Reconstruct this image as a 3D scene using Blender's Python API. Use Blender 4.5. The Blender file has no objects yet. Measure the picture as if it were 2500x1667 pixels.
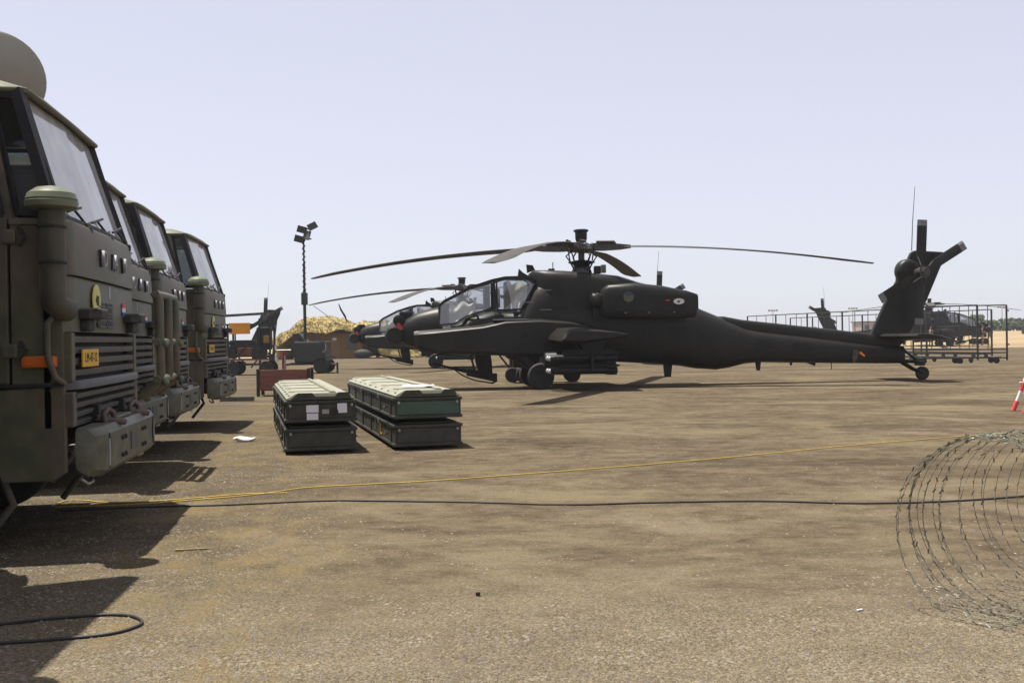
import bpy, bmesh, math, random
from mathutils import Matrix, Vector, noise

R = math.radians
SC = bpy.context.scene
COL = SC.collection

# ------------------------------------------------------------------ camera
cam = bpy.data.cameras.new('camera')
cam.sensor_width = 36.0
cam.lens = 36.73
cam.clip_end = 6000
camo = bpy.data.objects.new('camera', cam)
COL.objects.link(camo)
camo.matrix_world = (Matrix.Translation((0, 0, 1.30)) @ Matrix.Rotation(R(90 - 0.17), 4, 'X')
                     @ Matrix.Rotation(R(-0.9), 4, 'Z'))
SC.camera = camo

# ------------------------------------------------------------------ sky, sun, exposure
SUN_DIR = Vector((0.25, -0.11, -1.0)).normalized()          # the way the light travels
to_sun = -SUN_DIR
elev = math.asin(to_sun.z)
world = bpy.data.worlds.new('World')
SC.world = world
world.use_nodes = True
wn, wl = world.node_tree.nodes, world.node_tree.links
bg = wn['Background']
sky = wn.new('ShaderNodeTexSky')
sky.sky_type = 'NISHITA'
sky.sun_disc = False
sky.sun_elevation = elev
sky.sun_rotation = math.atan2(to_sun.x, to_sun.y)
sky.altitude = 100
sky.air_density = 1.0
sky.dust_density = 0.8
sky.ozone_density = 3.0
hsv = wn.new('ShaderNodeHueSaturation')
hsv.inputs['Hue'].default_value = 0.53
hsv.inputs['Saturation'].default_value = 0.42
veil = wn.new('ShaderNodeMixRGB')                            # thin even haze over the whole sky
veil.inputs['Fac'].default_value = 0.46
veil.inputs['Color2'].default_value = (6.5, 6.65, 7.8, 1)
wl.new(sky.outputs[0], hsv.inputs['Color'])
wl.new(hsv.outputs[0], veil.inputs['Color1'])
wl.new(veil.outputs[0], bg.inputs['Color'])
bg.inputs['Strength'].default_value = 0.079

sun = bpy.data.lights.new('sun', 'SUN')
sun.energy = 5.0
sun.angle = R(0.5)
sun.color = (1.0, 0.95, 0.86)
suno = bpy.data.objects.new('sun', sun)
COL.objects.link(suno)
suno.rotation_euler = SUN_DIR.to_track_quat('-Z', 'Y').to_euler()

SC.view_settings.view_transform = 'Standard'
SC.view_settings.look = 'None'
SC.view_settings.exposure = 0.78
SC.view_settings.gamma = 1.0

# ------------------------------------------------------------------ materials
LIT = {'rotor_blade_paint': .4, 'blade_tip_grey': .75, 'crate_lid_pale': .66, 'camouflage_net': .95, 'dry_sand_and_grass': .62,
       'pebble': .95, 'straw': .65, 'ochre_planks': .8, 'pale_building': .7, 'snorkel_cap_green': .7, 'foliage': 1.5, 'foliage_dark': 1.4, 'white_paint': .85, 'yellow_cord': .7,
       'dish_grey': .8, 'bumper_green_paint': .85, 'red_stained_wood': .75}

def mat(name, col, rough=0.6, var=0.25, scale=3.0, bump=0.0, bscale=40.0, metal=0.0, spec=0.4, col2=None,
        stretch=(1, 1, 1), detail=6):
    k_ = LIT.get(name, 1.0); col = tuple(c * k_ for c in col); col2 = tuple(c * k_ for c in col2) if col2 else None
    m = bpy.data.materials.new(name)
    m.use_nodes = True
    n, l = m.node_tree.nodes, m.node_tree.links
    b = n['Principled BSDF']
    b.inputs['Roughness'].default_value = rough
    b.inputs['Metallic'].default_value = metal
    b.inputs['Specular IOR Level'].default_value = spec
    tc = n.new('ShaderNodeTexCoord')
    mp = n.new('ShaderNodeMapping')
    mp.inputs['Scale'].default_value = stretch
    l.new(tc.outputs['Object'], mp.inputs[0])
    nz = n.new('ShaderNodeTexNoise')
    nz.inputs['Scale'].default_value = scale
    nz.inputs['Detail'].default_value = detail
    nz.inputs['Roughness'].default_value = 0.65
    l.new(mp.outputs[0], nz.inputs['Vector'])
    rp = n.new('ShaderNodeValToRGB')
    rp.color_ramp.elements[0].position = 0.32
    rp.color_ramp.elements[1].position = 0.68
    c2 = col2 if col2 else tuple(min(1, c * (1 + var)) for c in col)
    c1 = col if col2 else tuple(c * (1 - var) for c in col)
    rp.color_ramp.elements[0].color = (*c1, 1)
    rp.color_ramp.elements[1].color = (*c2, 1)
    l.new(nz.outputs['Fac'], rp.inputs[0])
    l.new(rp.outputs[0], b.inputs['Base Color'])
    if bump:
        n2 = n.new('ShaderNodeTexNoise')
        n2.inputs['Scale'].default_value = bscale
        n2.inputs['Detail'].default_value = 4
        l.new(tc.outputs['Object'], n2.inputs['Vector'])
        bp = n.new('ShaderNodeBump')
        bp.inputs['Strength'].default_value = bump
        bp.inputs['Distance'].default_value = 0.02
        l.new(n2.outputs['Fac'], bp.inputs['Height'])
        l.new(bp.outputs[0], b.inputs['Normal'])
    return m

def camo_mat(name, a, b_, c, rough=0.5, scale=0.9):
    """three-tone paint, dusty"""
    m = bpy.data.materials.new(name)
    m.use_nodes = True
    n, l = m.node_tree.nodes, m.node_tree.links
    p = n['Principled BSDF']
    p.inputs['Specular IOR Level'].default_value = 0.4
    tc = n.new('ShaderNodeTexCoord')
    n1 = n.new('ShaderNodeTexNoise'); n1.inputs['Scale'].default_value = scale; n1.inputs['Detail'].default_value = 2
    l.new(tc.outputs['Object'], n1.inputs['Vector'])
    rp = n.new('ShaderNodeValToRGB')
    e = rp.color_ramp.elements
    e[0].position = 0.44; e[0].color = (*a, 1)
    e[1].position = 0.47; e[1].color = (*b_, 1)
    x = e.new(0.56); x.color = (*b_, 1)
    x = e.new(0.585); x.color = (*c, 1)
    l.new(n1.outputs['Fac'], rp.inputs[0])
    n2 = n.new('ShaderNodeTexNoise'); n2.inputs['Scale'].default_value = 7; n2.inputs['Detail'].default_value = 8
    l.new(tc.outputs['Object'], n2.inputs['Vector'])
    mr = n.new('ShaderNodeMapRange')
    mr.inputs['From Min'].default_value = 0.35; mr.inputs['From Max'].default_value = 0.8
    mr.inputs['To Min'].default_value = 0.0; mr.inputs['To Max'].default_value = 0.55
    l.new(n2.outputs['Fac'], mr.inputs['Value'])
    mx = n.new('ShaderNodeMixRGB')
    mx.inputs['Color2'].default_value = (0.19, 0.155, 0.10, 1)
    l.new(mr.outputs[0], mx.inputs['Fac'])
    l.new(rp.outputs[0], mx.inputs['Color1'])
    l.new(mx.outputs[0], p.inputs['Base Color'])
    mr2 = n.new('ShaderNodeMapRange')
    mr2.inputs['To Min'].default_value = rough - 0.12; mr2.inputs['To Max'].default_value = rough + 0.25
    l.new(n2.outputs['Fac'], mr2.inputs['Value'])
    l.new(mr2.outputs[0], p.inputs['Roughness'])
    return m

def glass_mat(name, tint=(0.9, 0.93, 0.95), dust=0.1, dustcol=(0.6, 0.58, 0.53), ior=1.5, clear=None):
    m = bpy.data.materials.new(name)
    m.use_nodes = True
    n, l = m.node_tree.nodes, m.node_tree.links
    out = n['Material Output']
    n.remove(n['Principled BSDF'])
    tr = n.new('ShaderNodeBsdfTransparent'); tr.inputs[0].default_value = (*tint, 1)
    gl = n.new('ShaderNodeBsdfGlossy'); gl.inputs['Roughness'].default_value = 0.04
    df = n.new('ShaderNodeBsdfDiffuse'); df.inputs[0].default_value = (*dustcol, 1)
    fr = n.new('ShaderNodeFresnel'); fr.inputs[0].default_value = ior
    tc = n.new('ShaderNodeTexCoord')
    nz = n.new('ShaderNodeTexNoise'); nz.inputs['Scale'].default_value = 5; nz.inputs['Detail'].default_value = 5
    l.new(tc.outputs['Object'], nz.inputs['Vector'])
    mr = n.new('ShaderNodeMapRange')
    mr.inputs['To Min'].default_value = dust * 0.5; mr.inputs['To Max'].default_value = dust * 1.5
    l.new(nz.outputs['Fac'], mr.inputs['Value'])
    m1 = n.new('ShaderNodeMixShader'); m2 = n.new('ShaderNodeMixShader')
    l.new(mr.outputs[0], m1.inputs[0]); l.new(tr.outputs[0], m1.inputs[1]); l.new(df.outputs[0], m1.inputs[2])
    l.new(fr.outputs[0], m2.inputs[0]); l.new(m1.outputs[0], m2.inputs[1]); l.new(gl.outputs[0], m2.inputs[2])
    l.new(m2.outputs[0], out.inputs['Surface'])
    return m

M = {}
M['heli'] = mat('helicopter_paint', (0.0075, 0.0068, 0.0052), 0.45, 0.25, 3.2, 0.08, 9, col2=(0.0165, 0.0150, 0.0108), detail=10, spec=0.28)
M['heli_dark'] = mat('helicopter_dark_metal', (0.007, 0.0065, 0.0062), 0.5, 0.35, 8, spec=0.25)
M['heli_panel'] = mat('helicopter_hatch_paint', (0.013, 0.012, 0.009), 0.6, 0.3, 6, spec=0.25)
M['heli_metal'] = mat('rotor_head_metal', (0.06, 0.055, 0.048), 0.45, 0.5, 14, metal=0.3)
M['blade'] = mat('rotor_blade_paint', (0.17, 0.155, 0.145), 0.72, 0.2, 3, spec=0.12)
M['tip'] = mat('blade_tip_grey', (0.22, 0.215, 0.21), 0.6, 0.15, 6)
M['canopy'] = glass_mat('canopy_glass', (0.93, 0.95, 0.97), 0.10, (0.7, 0.68, 0.62), 1.75)
M['cloth'] = mat('pale_sun_shade_cloth', (0.95, 0.90, 0.78), 0.8, 0.05, 4)
M['seat_dark'] = mat('cockpit_seat', (0.05, 0.055, 0.07), 0.7, 0.3, 8)
M['red'] = mat('red_ribbon', (0.45, 0.03, 0.03), 0.6, 0.2, 9)
M['orange'] = mat('orange_marker', (0.85, 0.24, 0.03), 0.6, 0.1, 9)
M['rubber'] = mat('tyre_rubber', (0.022, 0.021, 0.02), 0.85, 0.3, 9, 0.2, 60)
M['rim'] = mat('wheel_rim', (0.07, 0.07, 0.055), 0.6, 0.3, 9)
M['glassy'] = mat('sensor_glass', (0.35, 0.36, 0.38), 0.15, 0.1, 4, spec=0.8)
M['truck'] = camo_mat('truck_three_tone_paint', (0.066, 0.071, 0.040), (0.086, 0.067, 0.046), (0.052, 0.046, 0.038))
M['snorkel'] = mat('snorkel_olive', (0.045, 0.042, 0.029), 0.6, 0.3, 6, 0.1, 20, col2=(0.075, 0.067, 0.048), detail=9)
M['truck_green'] = mat('bumper_green_paint', (0.118, 0.115, 0.077), 0.5, 0.35, 7)
M['truck_dark'] = mat('truck_chassis', (0.022, 0.021, 0.019), 0.7, 0.35, 6)
M['grille'] = mat('grille_grey', (0.075, 0.073, 0.068), 0.55, 0.2, 8)
M['cap'] = mat('snorkel_cap_green', (0.17, 0.19, 0.12), 0.4, 0.15, 8)
M['seal'] = mat('window_rubber_seal', (0.015, 0.013, 0.014), 0.6, 0.2, 9)
M['windscreen'] = glass_mat('truck_windscreen', (0.80, 0.83, 0.82), 0.58, (0.82, 0.80, 0.75), 2.7)
M['side_glass'] = glass_mat('truck_side_glass', (0.55, 0.57, 0.58), 0.03, ior=1.4)
M['amber'] = mat('amber_lens', (0.50, 0.11, 0.015), 0.3, 0.12, 20, spec=0.6)
M['plate'] = mat('yellow_number_plate', (0.62, 0.36, 0.03), 0.5, 0.1, 12)
M['black'] = mat('black_paint', (0.015, 0.015, 0.015), 0.6, 0.2, 9)
M['white'] = mat('white_paint', (0.72, 0.72, 0.72), 0.5, 0.08, 6)
M['chrome'] = mat('letter_metal', (0.30, 0.30, 0.31), 0.6, 0.1, 9)
M['blue'] = mat('flag_blue', (0.05, 0.08, 0.30), 0.5, 0.1, 9)
M['sign_yellow'] = mat('class_disc_yellow', (0.52, 0.50, 0.13), 0.5, 0.15, 12)
M['shackle'] = mat('shackle_brown', (0.085, 0.060, 0.046), 0.6, 0.3, 12)
M['dish'] = mat('dish_grey', (0.36, 0.34, 0.29), 0.6, 0.06, 3)
M['crate'] = mat('crate_olive_paint', (0.027, 0.028, 0.021), 0.6, 0.3, 7, 0.15, 30, col2=(0.062, 0.061, 0.046), detail=10, spec=0.3)
M['crate_green'] = mat('crate_green_panel', (0.045, 0.085, 0.055), 0.5, 0.2, 4)
M['lid'] = mat('crate_lid_pale', (0.30, 0.30, 0.21), 0.6, 0.18, 5, col2=(0.42, 0.41, 0.31))  # lids much paler than the crate bodies
M['paper'] = mat('paper', (0.70, 0.68, 0.72), 0.7, 0.05, 8)
M['steel'] = mat('galvanised_steel', (0.30, 0.29, 0.27), 0.4, 0.25, 20, metal=0.6)
M['cage'] = mat('cage_frame_paint', (0.03, 0.032, 0.026), 0.6, 0.25, 6)
M['wire'] = mat('razor_wire_steel', (0.125, 0.125, 0.095), 0.5, 0.5, 9, metal=0.3)
M['yellow_cord'] = mat('yellow_cord', (0.60, 0.41, 0.06), 0.6, 0.15, 12)
M['black_cord'] = mat('black_cable', (0.022, 0.022, 0.022), 0.6, 0.2, 12)
M['wood_red'] = mat('red_stained_wood', (0.20, 0.075, 0.05), 0.75, 0.3, 3, stretch=(1, 8, 8))
M['wood_ochre'] = mat('ochre_planks', (0.30, 0.165, 0.05), 0.8, 0.25, 4, stretch=(8, 8, 1))
M['net'] = mat('camouflage_net', (0.20, 0.145, 0.045), 0.9, 0.25, 2.6, 1.0, 6, col2=(0.47, 0.37, 0.15), detail=10)
M['roof_felt'] = mat('roof_felt', (0.05, 0.045, 0.04), 0.8, 0.3, 4)
M['dark_glass'] = mat('dark_window', (0.03, 0.032, 0.035), 0.2, 0.2, 4, spec=0.6)
M['tower'] = mat('generator_dark_green', (0.030, 0.033, 0.028), 0.5, 0.25, 5)
M['bark'] = mat('bark', (0.10, 0.075, 0.05), 0.9, 0.3, 8)
M['leaf'] = mat('foliage', (0.050, 0.075, 0.028), 0.7, 0.35, 0.6, col2=(0.095, 0.125, 0.05))
M['leaf_dark'] = mat('foliage_dark', (0.038, 0.056, 0.024), 0.7, 0.35, 0.6, col2=(0.07, 0.095, 0.04))
M['skin'] = mat('skin', (0.30, 0.17, 0.11), 0.6, 0.1, 9)
M['uniform'] = mat('desert_uniform', (0.27, 0.20, 0.13), 0.85, 0.3, 6)
M['uniform_dark'] = mat('dark_shirt', (0.06, 0.04, 0.035), 0.85, 0.3, 6)
M['hair'] = mat('dark_hair', (0.03, 0.02, 0.015), 0.8, 0.2, 9)
M['building'] = mat('pale_building', (0.42, 0.36, 0.29), 0.8, 0.1, 1)
M['stone'] = mat('pebble', (0.095, 0.078, 0.060), 0.85, 0.4, 2.7, col2=(0.25, 0.215, 0.165), detail=2)
M['straw'] = mat('straw', (0.45, 0.34, 0.15), 0.85, 0.2, 6)
M['barrier_red'] = mat('barrier_red', (0.62, 0.06, 0.06), 0.5, 0.15, 8)

# ------------------------------------------------------------------ mesh helpers
class MB:
    def __init__(s):
        s.v, s.f = [], []
    def add(s, vs, fs, m=None):
        o = len(s.v)
        s.v += [tuple(m @ Vector(p)) if m else tuple(p) for p in vs]
        s.f += [tuple(i + o for i in f) for f in fs]
        return s
    def box(s, c, d, m=None):
        x, y, z = c; a, b, e = d[0] / 2, d[1] / 2, d[2] / 2
        vs = [(x + i * a, y + j * b, z + k * e) for i in (-1, 1) for j in (-1, 1) for k in (-1, 1)]
        return s.add(vs, [(0, 1, 3, 2), (4, 6, 7, 5), (0, 4, 5, 1), (2, 3, 7, 6), (0, 2, 6, 4), (1, 5, 7, 3)], m)
    def loft(s, rings, cap=True, m=None):
        n = len(rings[0]); vs = [p for r in rings for p in r]; fs = []
        for i in range(len(rings) - 1):
            for j in range(n):
                k = (j + 1) % n
                fs.append((i * n + j, i * n + k, (i + 1) * n + k, (i + 1) * n + j))
        if cap:
            fs.append(tuple(range(n))[::-1]); fs.append(tuple(range((len(rings) - 1) * n, len(rings) * n)))
        return s.add(vs, fs, m)
    def tube(s, path, r, n=8, cap=True, closed=False):
        P = [Vector(p) for p in path]; rings = []
        up = None
        for i, p in enumerate(P):
            a = P[i - 1] if (i or closed) else P[i]
            b = P[(i + 1) % len(P)] if (i < len(P) - 1 or closed) else P[i]
            t = (b - a)
            t = t.normalized() if t.length > 1e-9 else Vector((0, 0, 1))
            if up is None:
                up = Vector((0, 0, 1)) if abs(t.z) < 0.9 else Vector((1, 0, 0))
            x = t.cross(up)
            if x.length < 1e-6:
                x = t.cross(Vector((0.3, 0.9, 0.1)))
            x.normalize(); y = x.cross(t).normalized(); up = y
            rr = r[i] if isinstance(r, (list, tuple)) else r
            rings.append([p + (x * math.cos(2 * math.pi * k / n) + y * math.sin(2 * math.pi * k / n)) * rr for k in range(n)])
        if closed:
            rings.append(rings[0]); cap = False
        return s.loft(rings, cap)
    def lathe(s, prof, m=None, n=20, cap=True):
        rings = [[(r * math.cos(2 * math.pi * k / n), r * math.sin(2 * math.pi * k / n), z) for k in range(n)] for r, z in prof]
        return s.loft(rings, cap, m)
    def prism(s, poly, t, m=None):
        """poly in XY, thick +-t/2 in Z"""
        n = len(poly)
        vs = [(x, y, -t / 2) for x, y in poly] + [(x, y, t / 2) for x, y in poly]
        fs = [tuple(range(n))[::-1], tuple(range(n, 2 * n))] + [(i, (i + 1) % n, n + (i + 1) % n, n + i) for i in range(n)]
        return s.add(vs, fs, m)
    def sphere(s, c, r, n=12, k=8, sc=(1, 1, 1)):
        rings = []
        for i in range(k + 1):
            a = -math.pi / 2 + math.pi * i / k
            rr = max(math.cos(a), 0.02)
            rings.append([(c[0] + sc[0] * r * rr * math.cos(2 * math.pi * j / n), c[1] + sc[1] * r * rr * math.sin(2 * math.pi * j / n), c[2] + sc[2] * r * math.sin(a)) for j in range(n)])
        return s.loft(rings)
    def build(s, name, m, parent=None, smooth=None, bevel=0, seg=2):
        me = bpy.data.meshes.new(name)
        me.from_pydata(s.v, [], s.f)
        bm = bmesh.new(); bm.from_mesh(me)
        bmesh.ops.recalc_face_normals(bm, faces=bm.faces)
        if bevel:
            es = [e for e in bm.edges if len(e.link_faces) == 2 and e.calc_face_angle(0) > R(25)]
            bmesh.ops.bevel(bm, geom=es, offset=bevel, segments=seg, affect='EDGES', profile=0.6, clamp_overlap=True)
        bm.to_mesh(me); bm.free()
        if smooth is not None:
            me.shade_smooth()
            me.set_sharp_from_angle(angle=R(smooth))
        me.materials.append(M[m] if isinstance(m, str) else m)
        o = bpy.data.objects.new(name, me)
        COL.objects.link(o)
        o.parent = parent
        return o

def XZ(y=0):      # maps prism XY -> world X,Z with thickness along Y
    return Matrix(((1, 0, 0, 0), (0, 0, -1, y), (0, 1, 0, 0), (0, 0, 0, 1)))
def YZ(x=0):      # maps prism XY -> Y,Z with thickness along X
    return Matrix(((0, 0, 1, x), (1, 0, 0, 0), (0, 1, 0, 0), (0, 0, 0, 1)))
ALONG_Y = Matrix.Rotation(R(90), 4, 'X')
ALONG_X = Matrix.Rotation(R(90), 4, 'Y')
def T(x, y, z): return Matrix.Translation((x, y, z))

def bar(name, a, b, w, h, m, parent=None, bevel=0):
    a, b = Vector(a), Vector(b); d = b - a
    q = d.to_track_quat('X', 'Z').to_matrix().to_4x4()
    return MB().box((d.length / 2, 0, 0), (d.length, w, h), Matrix.Translation(a) @ q).build(name, m, parent, bevel=bevel)
def rod(name, pts, r, m, parent=None, n=8):
    return MB().tube(pts, r, n).build(name, m, parent, smooth=50)
def bx(name, c, d, m, parent=None, bevel=0, rot=None):
    return MB().box(c, d, rot).build(name, m, parent, bevel=bevel)
def label(o, text, cat, group=None):
    o['label'] = text; o['category'] = cat
    if group: o['group'] = group
    return o
def thing(name, text, cat, loc=(0, 0, 0), rz=0, group=None):
    o = bpy.data.objects.new(name, None)
    COL.objects.link(o); o.location = loc; o.rotation_euler = (0, 0, rz)
    return label(o, text, cat, group)
def copy_tree(o, parent=None):
    c = o.copy(); COL.objects.link(c); c.parent = parent
    for ch in list(o.children):
        copy_tree(ch, c)
    return c
def ellipse_ring(x, zb, zt, hw, e=2.6, n=24, yc=0):
    zc, hh = (zb + zt) / 2, (zt - zb) / 2; out = []
    for k in range(n):
        t = 2 * math.pi * (k + 0.5) / n; c, s_ = math.cos(t), math.sin(t)
        out.append((x, yc + hw * math.copysign(abs(c) ** (2 / e), c), zc + hh * math.copysign(abs(s_) ** (2 / e), s_)))
    return out
def text_mesh(name, body, size, m, parent, mtx, depth=0.002):
    cu = bpy.data.curves.new(name, 'FONT')
    cu.body = body; cu.size = size; cu.extrude = depth; cu.align_x = 'CENTER'; cu.align_y = 'CENTER'
    cu.resolution_u = 3
    tmp = bpy.data.objects.new(name, cu); COL.objects.link(tmp)
    dg = bpy.context.evaluated_depsgraph_get()
    me = bpy.data.meshes.new_from_object(tmp.evaluated_get(dg))
    bpy.data.objects.remove(tmp)
    me.transform(mtx); me.materials.clear(); me.materials.append(M[m])
    o = bpy.data.objects.new(name, me); COL.objects.link(o); o.parent = parent
    return o
def ground_pt(xd, yd):
    """ground point seen at a place of the 2352 x 1568 view (used once, to lay out cords)"""
    ph = R(0.9); dx, dy = xd - 1176, yd - 784
    u, v = dx - dy * ph, dy + dx * ph + 7
    d = 1.30 * 2400 / v
    return (u * d / 2400, d)

# ------------------------------------------------------------------ ground
def ground_material():
    m = bpy.data.materials.new('worn_apron'); m.use_nodes = True
    n, l = m.node_tree.nodes, m.node_tree.links
    p = n['Principled BSDF']; p.inputs['Roughness'].default_value = 0.9; p.inputs['Specular IOR Level'].default_value = 0.0
    tc = n.new('ShaderNodeTexCoord')
    def nz(scale, detail=8, stretch=(1, 1, 1), rot=0, rough=0.6, dist=0):
        mp = n.new('ShaderNodeMapping'); mp.inputs['Scale'].default_value = stretch; mp.inputs['Rotation'].default_value = (0, 0, rot)
        l.new(tc.outputs['Object'], mp.inputs[0])
        t = n.new('ShaderNodeTexNoise'); t.inputs['Scale'].default_value = scale; t.inputs['Detail'].default_value = detail
        t.inputs['Roughness'].default_value = rough; t.inputs['Distortion'].default_value = dist
        l.new(mp.outputs[0], t.inputs['Vector']); return t.outputs['Fac']
    def ramp(f, stops):
        r = n.new('ShaderNodeValToRGB'); e = r.color_ramp.elements
        e[0].position, e[0].color = stops[0][0], (*stops[0][1], 1)
        e[1].position, e[1].color = stops[-1][0], (*stops[-1][1], 1)
        for q, c in stops[1:-1]:
            x = e.new(q); x.color = (*c, 1)
        l.new(f, r.inputs[0]); return r.outputs[0]
    def mix(f, a, b, mode='MIX'):
        x = n.new('ShaderNodeMixRGB'); x.blend_type = mode
        if isinstance(f, float): x.inputs[0].default_value = f
        else: l.new(f, x.inputs[0])
        for i, c in ((1, a), (2, b)):
            if isinstance(c, tuple): x.inputs[i].default_value = (*c, 1)
            else: l.new(c, x.inputs[i])
        return x.outputs[0]
    g1 = lambda v: (v, v, v)
    base = ramp(nz(3.6, 14, rough=0.8), [(0.32, (0.051, 0.039, 0.026)), (0.5, (0.091, 0.071, 0.048)), (0.68, (0.140, 0.111, 0.076))])
    streak = ramp(nz(2.4, 14, (0.55, 1.7, 1), R(-8), 0.82, 0.2), [(0.34, g1(0.60)), (0.5, g1(1.0)), (0.66, g1(1.32))])
    c = mix(0.8, base, streak, 'MULTIPLY')
    big = ramp(nz(0.42, 10, (0.7, 1.2, 1), R(35), 0.68, 0.4), [(0.34, g1(0.72)), (0.5, g1(1.0)), (0.66, g1(1.25))])
    c = mix(0.9, c, big, 'MULTIPLY')
    dust = ramp(nz(0.35, 14, (0.8, 1.3, 1), R(25), 0.78, 0.2), [(0.49, g1(0)), (0.60, g1(0.8))])
    c = mix(dust, c, (0.150, 0.122, 0.076))
    dark = ramp(nz(0.4, 12, (0.5, 1.6, 1), R(10), 0.76), [(0.55, g1(0)), (0.66, g1(0.75))])
    c = mix(dark, c, (0.046, 0.037, 0.028))
    # where the loose gravel lies: beside the trucks and in the foreground
    sx = n.new('ShaderNodeSeparateXYZ'); l.new(tc.outputs['Object'], sx.inputs[0])
    def mth(op, a_, b_):
        q = n.new('ShaderNodeMath'); q.operation = op
        for i, v in ((0, a_), (1, b_)):
            if isinstance(v, (int, float)): q.inputs[i].default_value = v
            else: l.new(v, q.inputs[i])
        return q.outputs[0]
    def ss(v, lo, hi):
        q = n.new('ShaderNodeMapRange'); q.interpolation_type = 'SMOOTHSTEP'
        q.inputs['From Min'].default_value = lo; q.inputs['From Max'].default_value = hi
        l.new(v, q.inputs['Value']); return q.outputs[0]
    wob = mth('MULTIPLY', mth('SUBTRACT', nz(0.8, 5), 0.5), 2.6)
    left = ss(mth('ADD', mth('ADD', sx.outputs['X'], mth('MULTIPLY', sx.outputs['Y'], 0.13)), wob), 0.3, -1.1)
    near = ss(mth('ADD', sx.outputs['Y'], wob), 6.2, 4.4)
    zone = mth('MAXIMUM', left, near)
    vo = n.new('ShaderNodeTexVoronoi'); vo.inputs['Scale'].default_value = 95
    l.new(tc.outputs['Object'], vo.inputs['Vector'])
    bw = n.new('ShaderNodeRGBToBW'); l.new(vo.outputs['Color'], bw.inputs[0])
    peb = ramp(bw.outputs[0], [(0.15, g1(0.66)), (0.5, g1(1.0)), (0.72, g1(1.12)), (0.88, g1(1.55))])
    edge = ramp(vo.outputs['Distance'], [(0.3, g1(1.0)), (0.66, g1(0.70))])
    gr = mix(1.0, mix(1.0, c, peb, 'MULTIPLY'), edge, 'MULTIPLY')
    gr = mix(0.30, gr, mix(1.0, (0.20, 0.168, 0.118), peb, 'MULTIPLY'))
    pale = ss(mth('ADD', sx.outputs['Y'], mth('MULTIPLY', wob, 1.2)), 7.0, 3.8)      # paler, dustier ground towards the kerb side
    gr = mix(mth('MULTIPLY', pale, 0.5), gr, mix(1.0, mix(0.7, (0.26, 0.218, 0.145), big, 'MULTIPLY'), peb, 'MULTIPLY'))
    c = mix(mth('MULTIPLY', zone, 0.85), c, gr)
    # straw-coloured sand blown along the truck fronts
    band = mth('MULTIPLY', ss(mth('ADD', mth('ADD', sx.outputs['X'], mth('MULTIPLY', sx.outputs['Y'], 0.17)), mth('MULTIPLY', wob, 0.5)), -2.2, -1.0), ss(mth('ADD', mth('ADD', sx.outputs['X'], mth('MULTIPLY', sx.outputs['Y'], 0.17)), mth('MULTIPLY', wob, 0.5)), 0.4, -0.5))
    stn = ramp(nz(1.7, 10, (1, 0.6, 1), 0, 0.75), [(0.47, g1(0.0)), (0.62, g1(0.75))])
    c = mix(mth('MULTIPLY', band, stn), c, (0.195, 0.145, 0.070))
    straw = ramp(nz(1.3, 8, (1, 1.4, 1), 0, 0.7), [(0.60, g1(0)), (0.72, g1(0.3))])
    c = mix(straw, c, (0.175, 0.135, 0.070))
    mp = n.new('ShaderNodeMapping'); mp.inputs['Location'].default_value = (9, -2, 0)
    l.new(tc.outputs['Object'], mp.inputs[0])
    wv = n.new('ShaderNodeTexWave'); wv.wave_type = 'RINGS'; wv.rings_direction = 'Z'
    wv.inputs['Scale'].default_value = 0.13; wv.inputs['Distortion'].default_value = 5.0; wv.inputs['Detail'].default_value = 3
    wv.inputs['Detail Scale'].default_value = 0.25
    l.new(mp.outputs[0], wv.inputs['Vector'])
    ring = ramp(wv.outputs['Fac'], [(0.90, g1(0)), (0.985, g1(0.34))])
    brk = ramp(nz(0.4, 5), [(0.5, g1(0)), (0.6, g1(1))])
    c = mix(mix(1.0, ring, brk, 'MULTIPLY'), c, (0.19, 0.156, 0.11))
    grit = ramp(nz(48, 5, rough=0.8), [(0.30, g1(0.58)), (0.5, g1(1.0)), (0.72, g1(1.5))])
    c = mix(0.9, c, grit, 'MULTIPLY')
    l.new(c, p.inputs['Base Color'])
    b1 = n.new('ShaderNodeBump'); b1.inputs['Strength'].default_value = 0.6; b1.inputs['Distance'].default_value = 0.012
    l.new(nz(60, 6, rough=0.7), b1.inputs['Height'])
    b2 = n.new('ShaderNodeBump'); b2.inputs['Strength'].default_value = 0.5; b2.inputs['Distance'].default_value = 0.05
    l.new(nz(6, 5), b2.inputs['Height']); l.new(b1.outputs[0], b2.inputs['Normal'])
    b3 = n.new('ShaderNodeBump'); b3.invert = True; b3.inputs['Distance'].default_value = 0.012
    l.new(mth('MULTIPLY', zone, 0.9), b3.inputs['Strength']); l.new(vo.outputs['Distance'], b3.inputs['Height']); l.new(b2.outputs[0], b3.inputs['Normal'])
    l.new(b3.outputs[0], p.inputs['Normal'])
    return m
M['ground'] = ground_material()
g = MB().add([(-700, -60, 0), (900, -60, 0), (900, 1200, 0), (-700, 1200, 0)], [(0, 1, 2, 3)]).build('ground', 'ground')
g['kind'] = 'structure'

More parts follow.
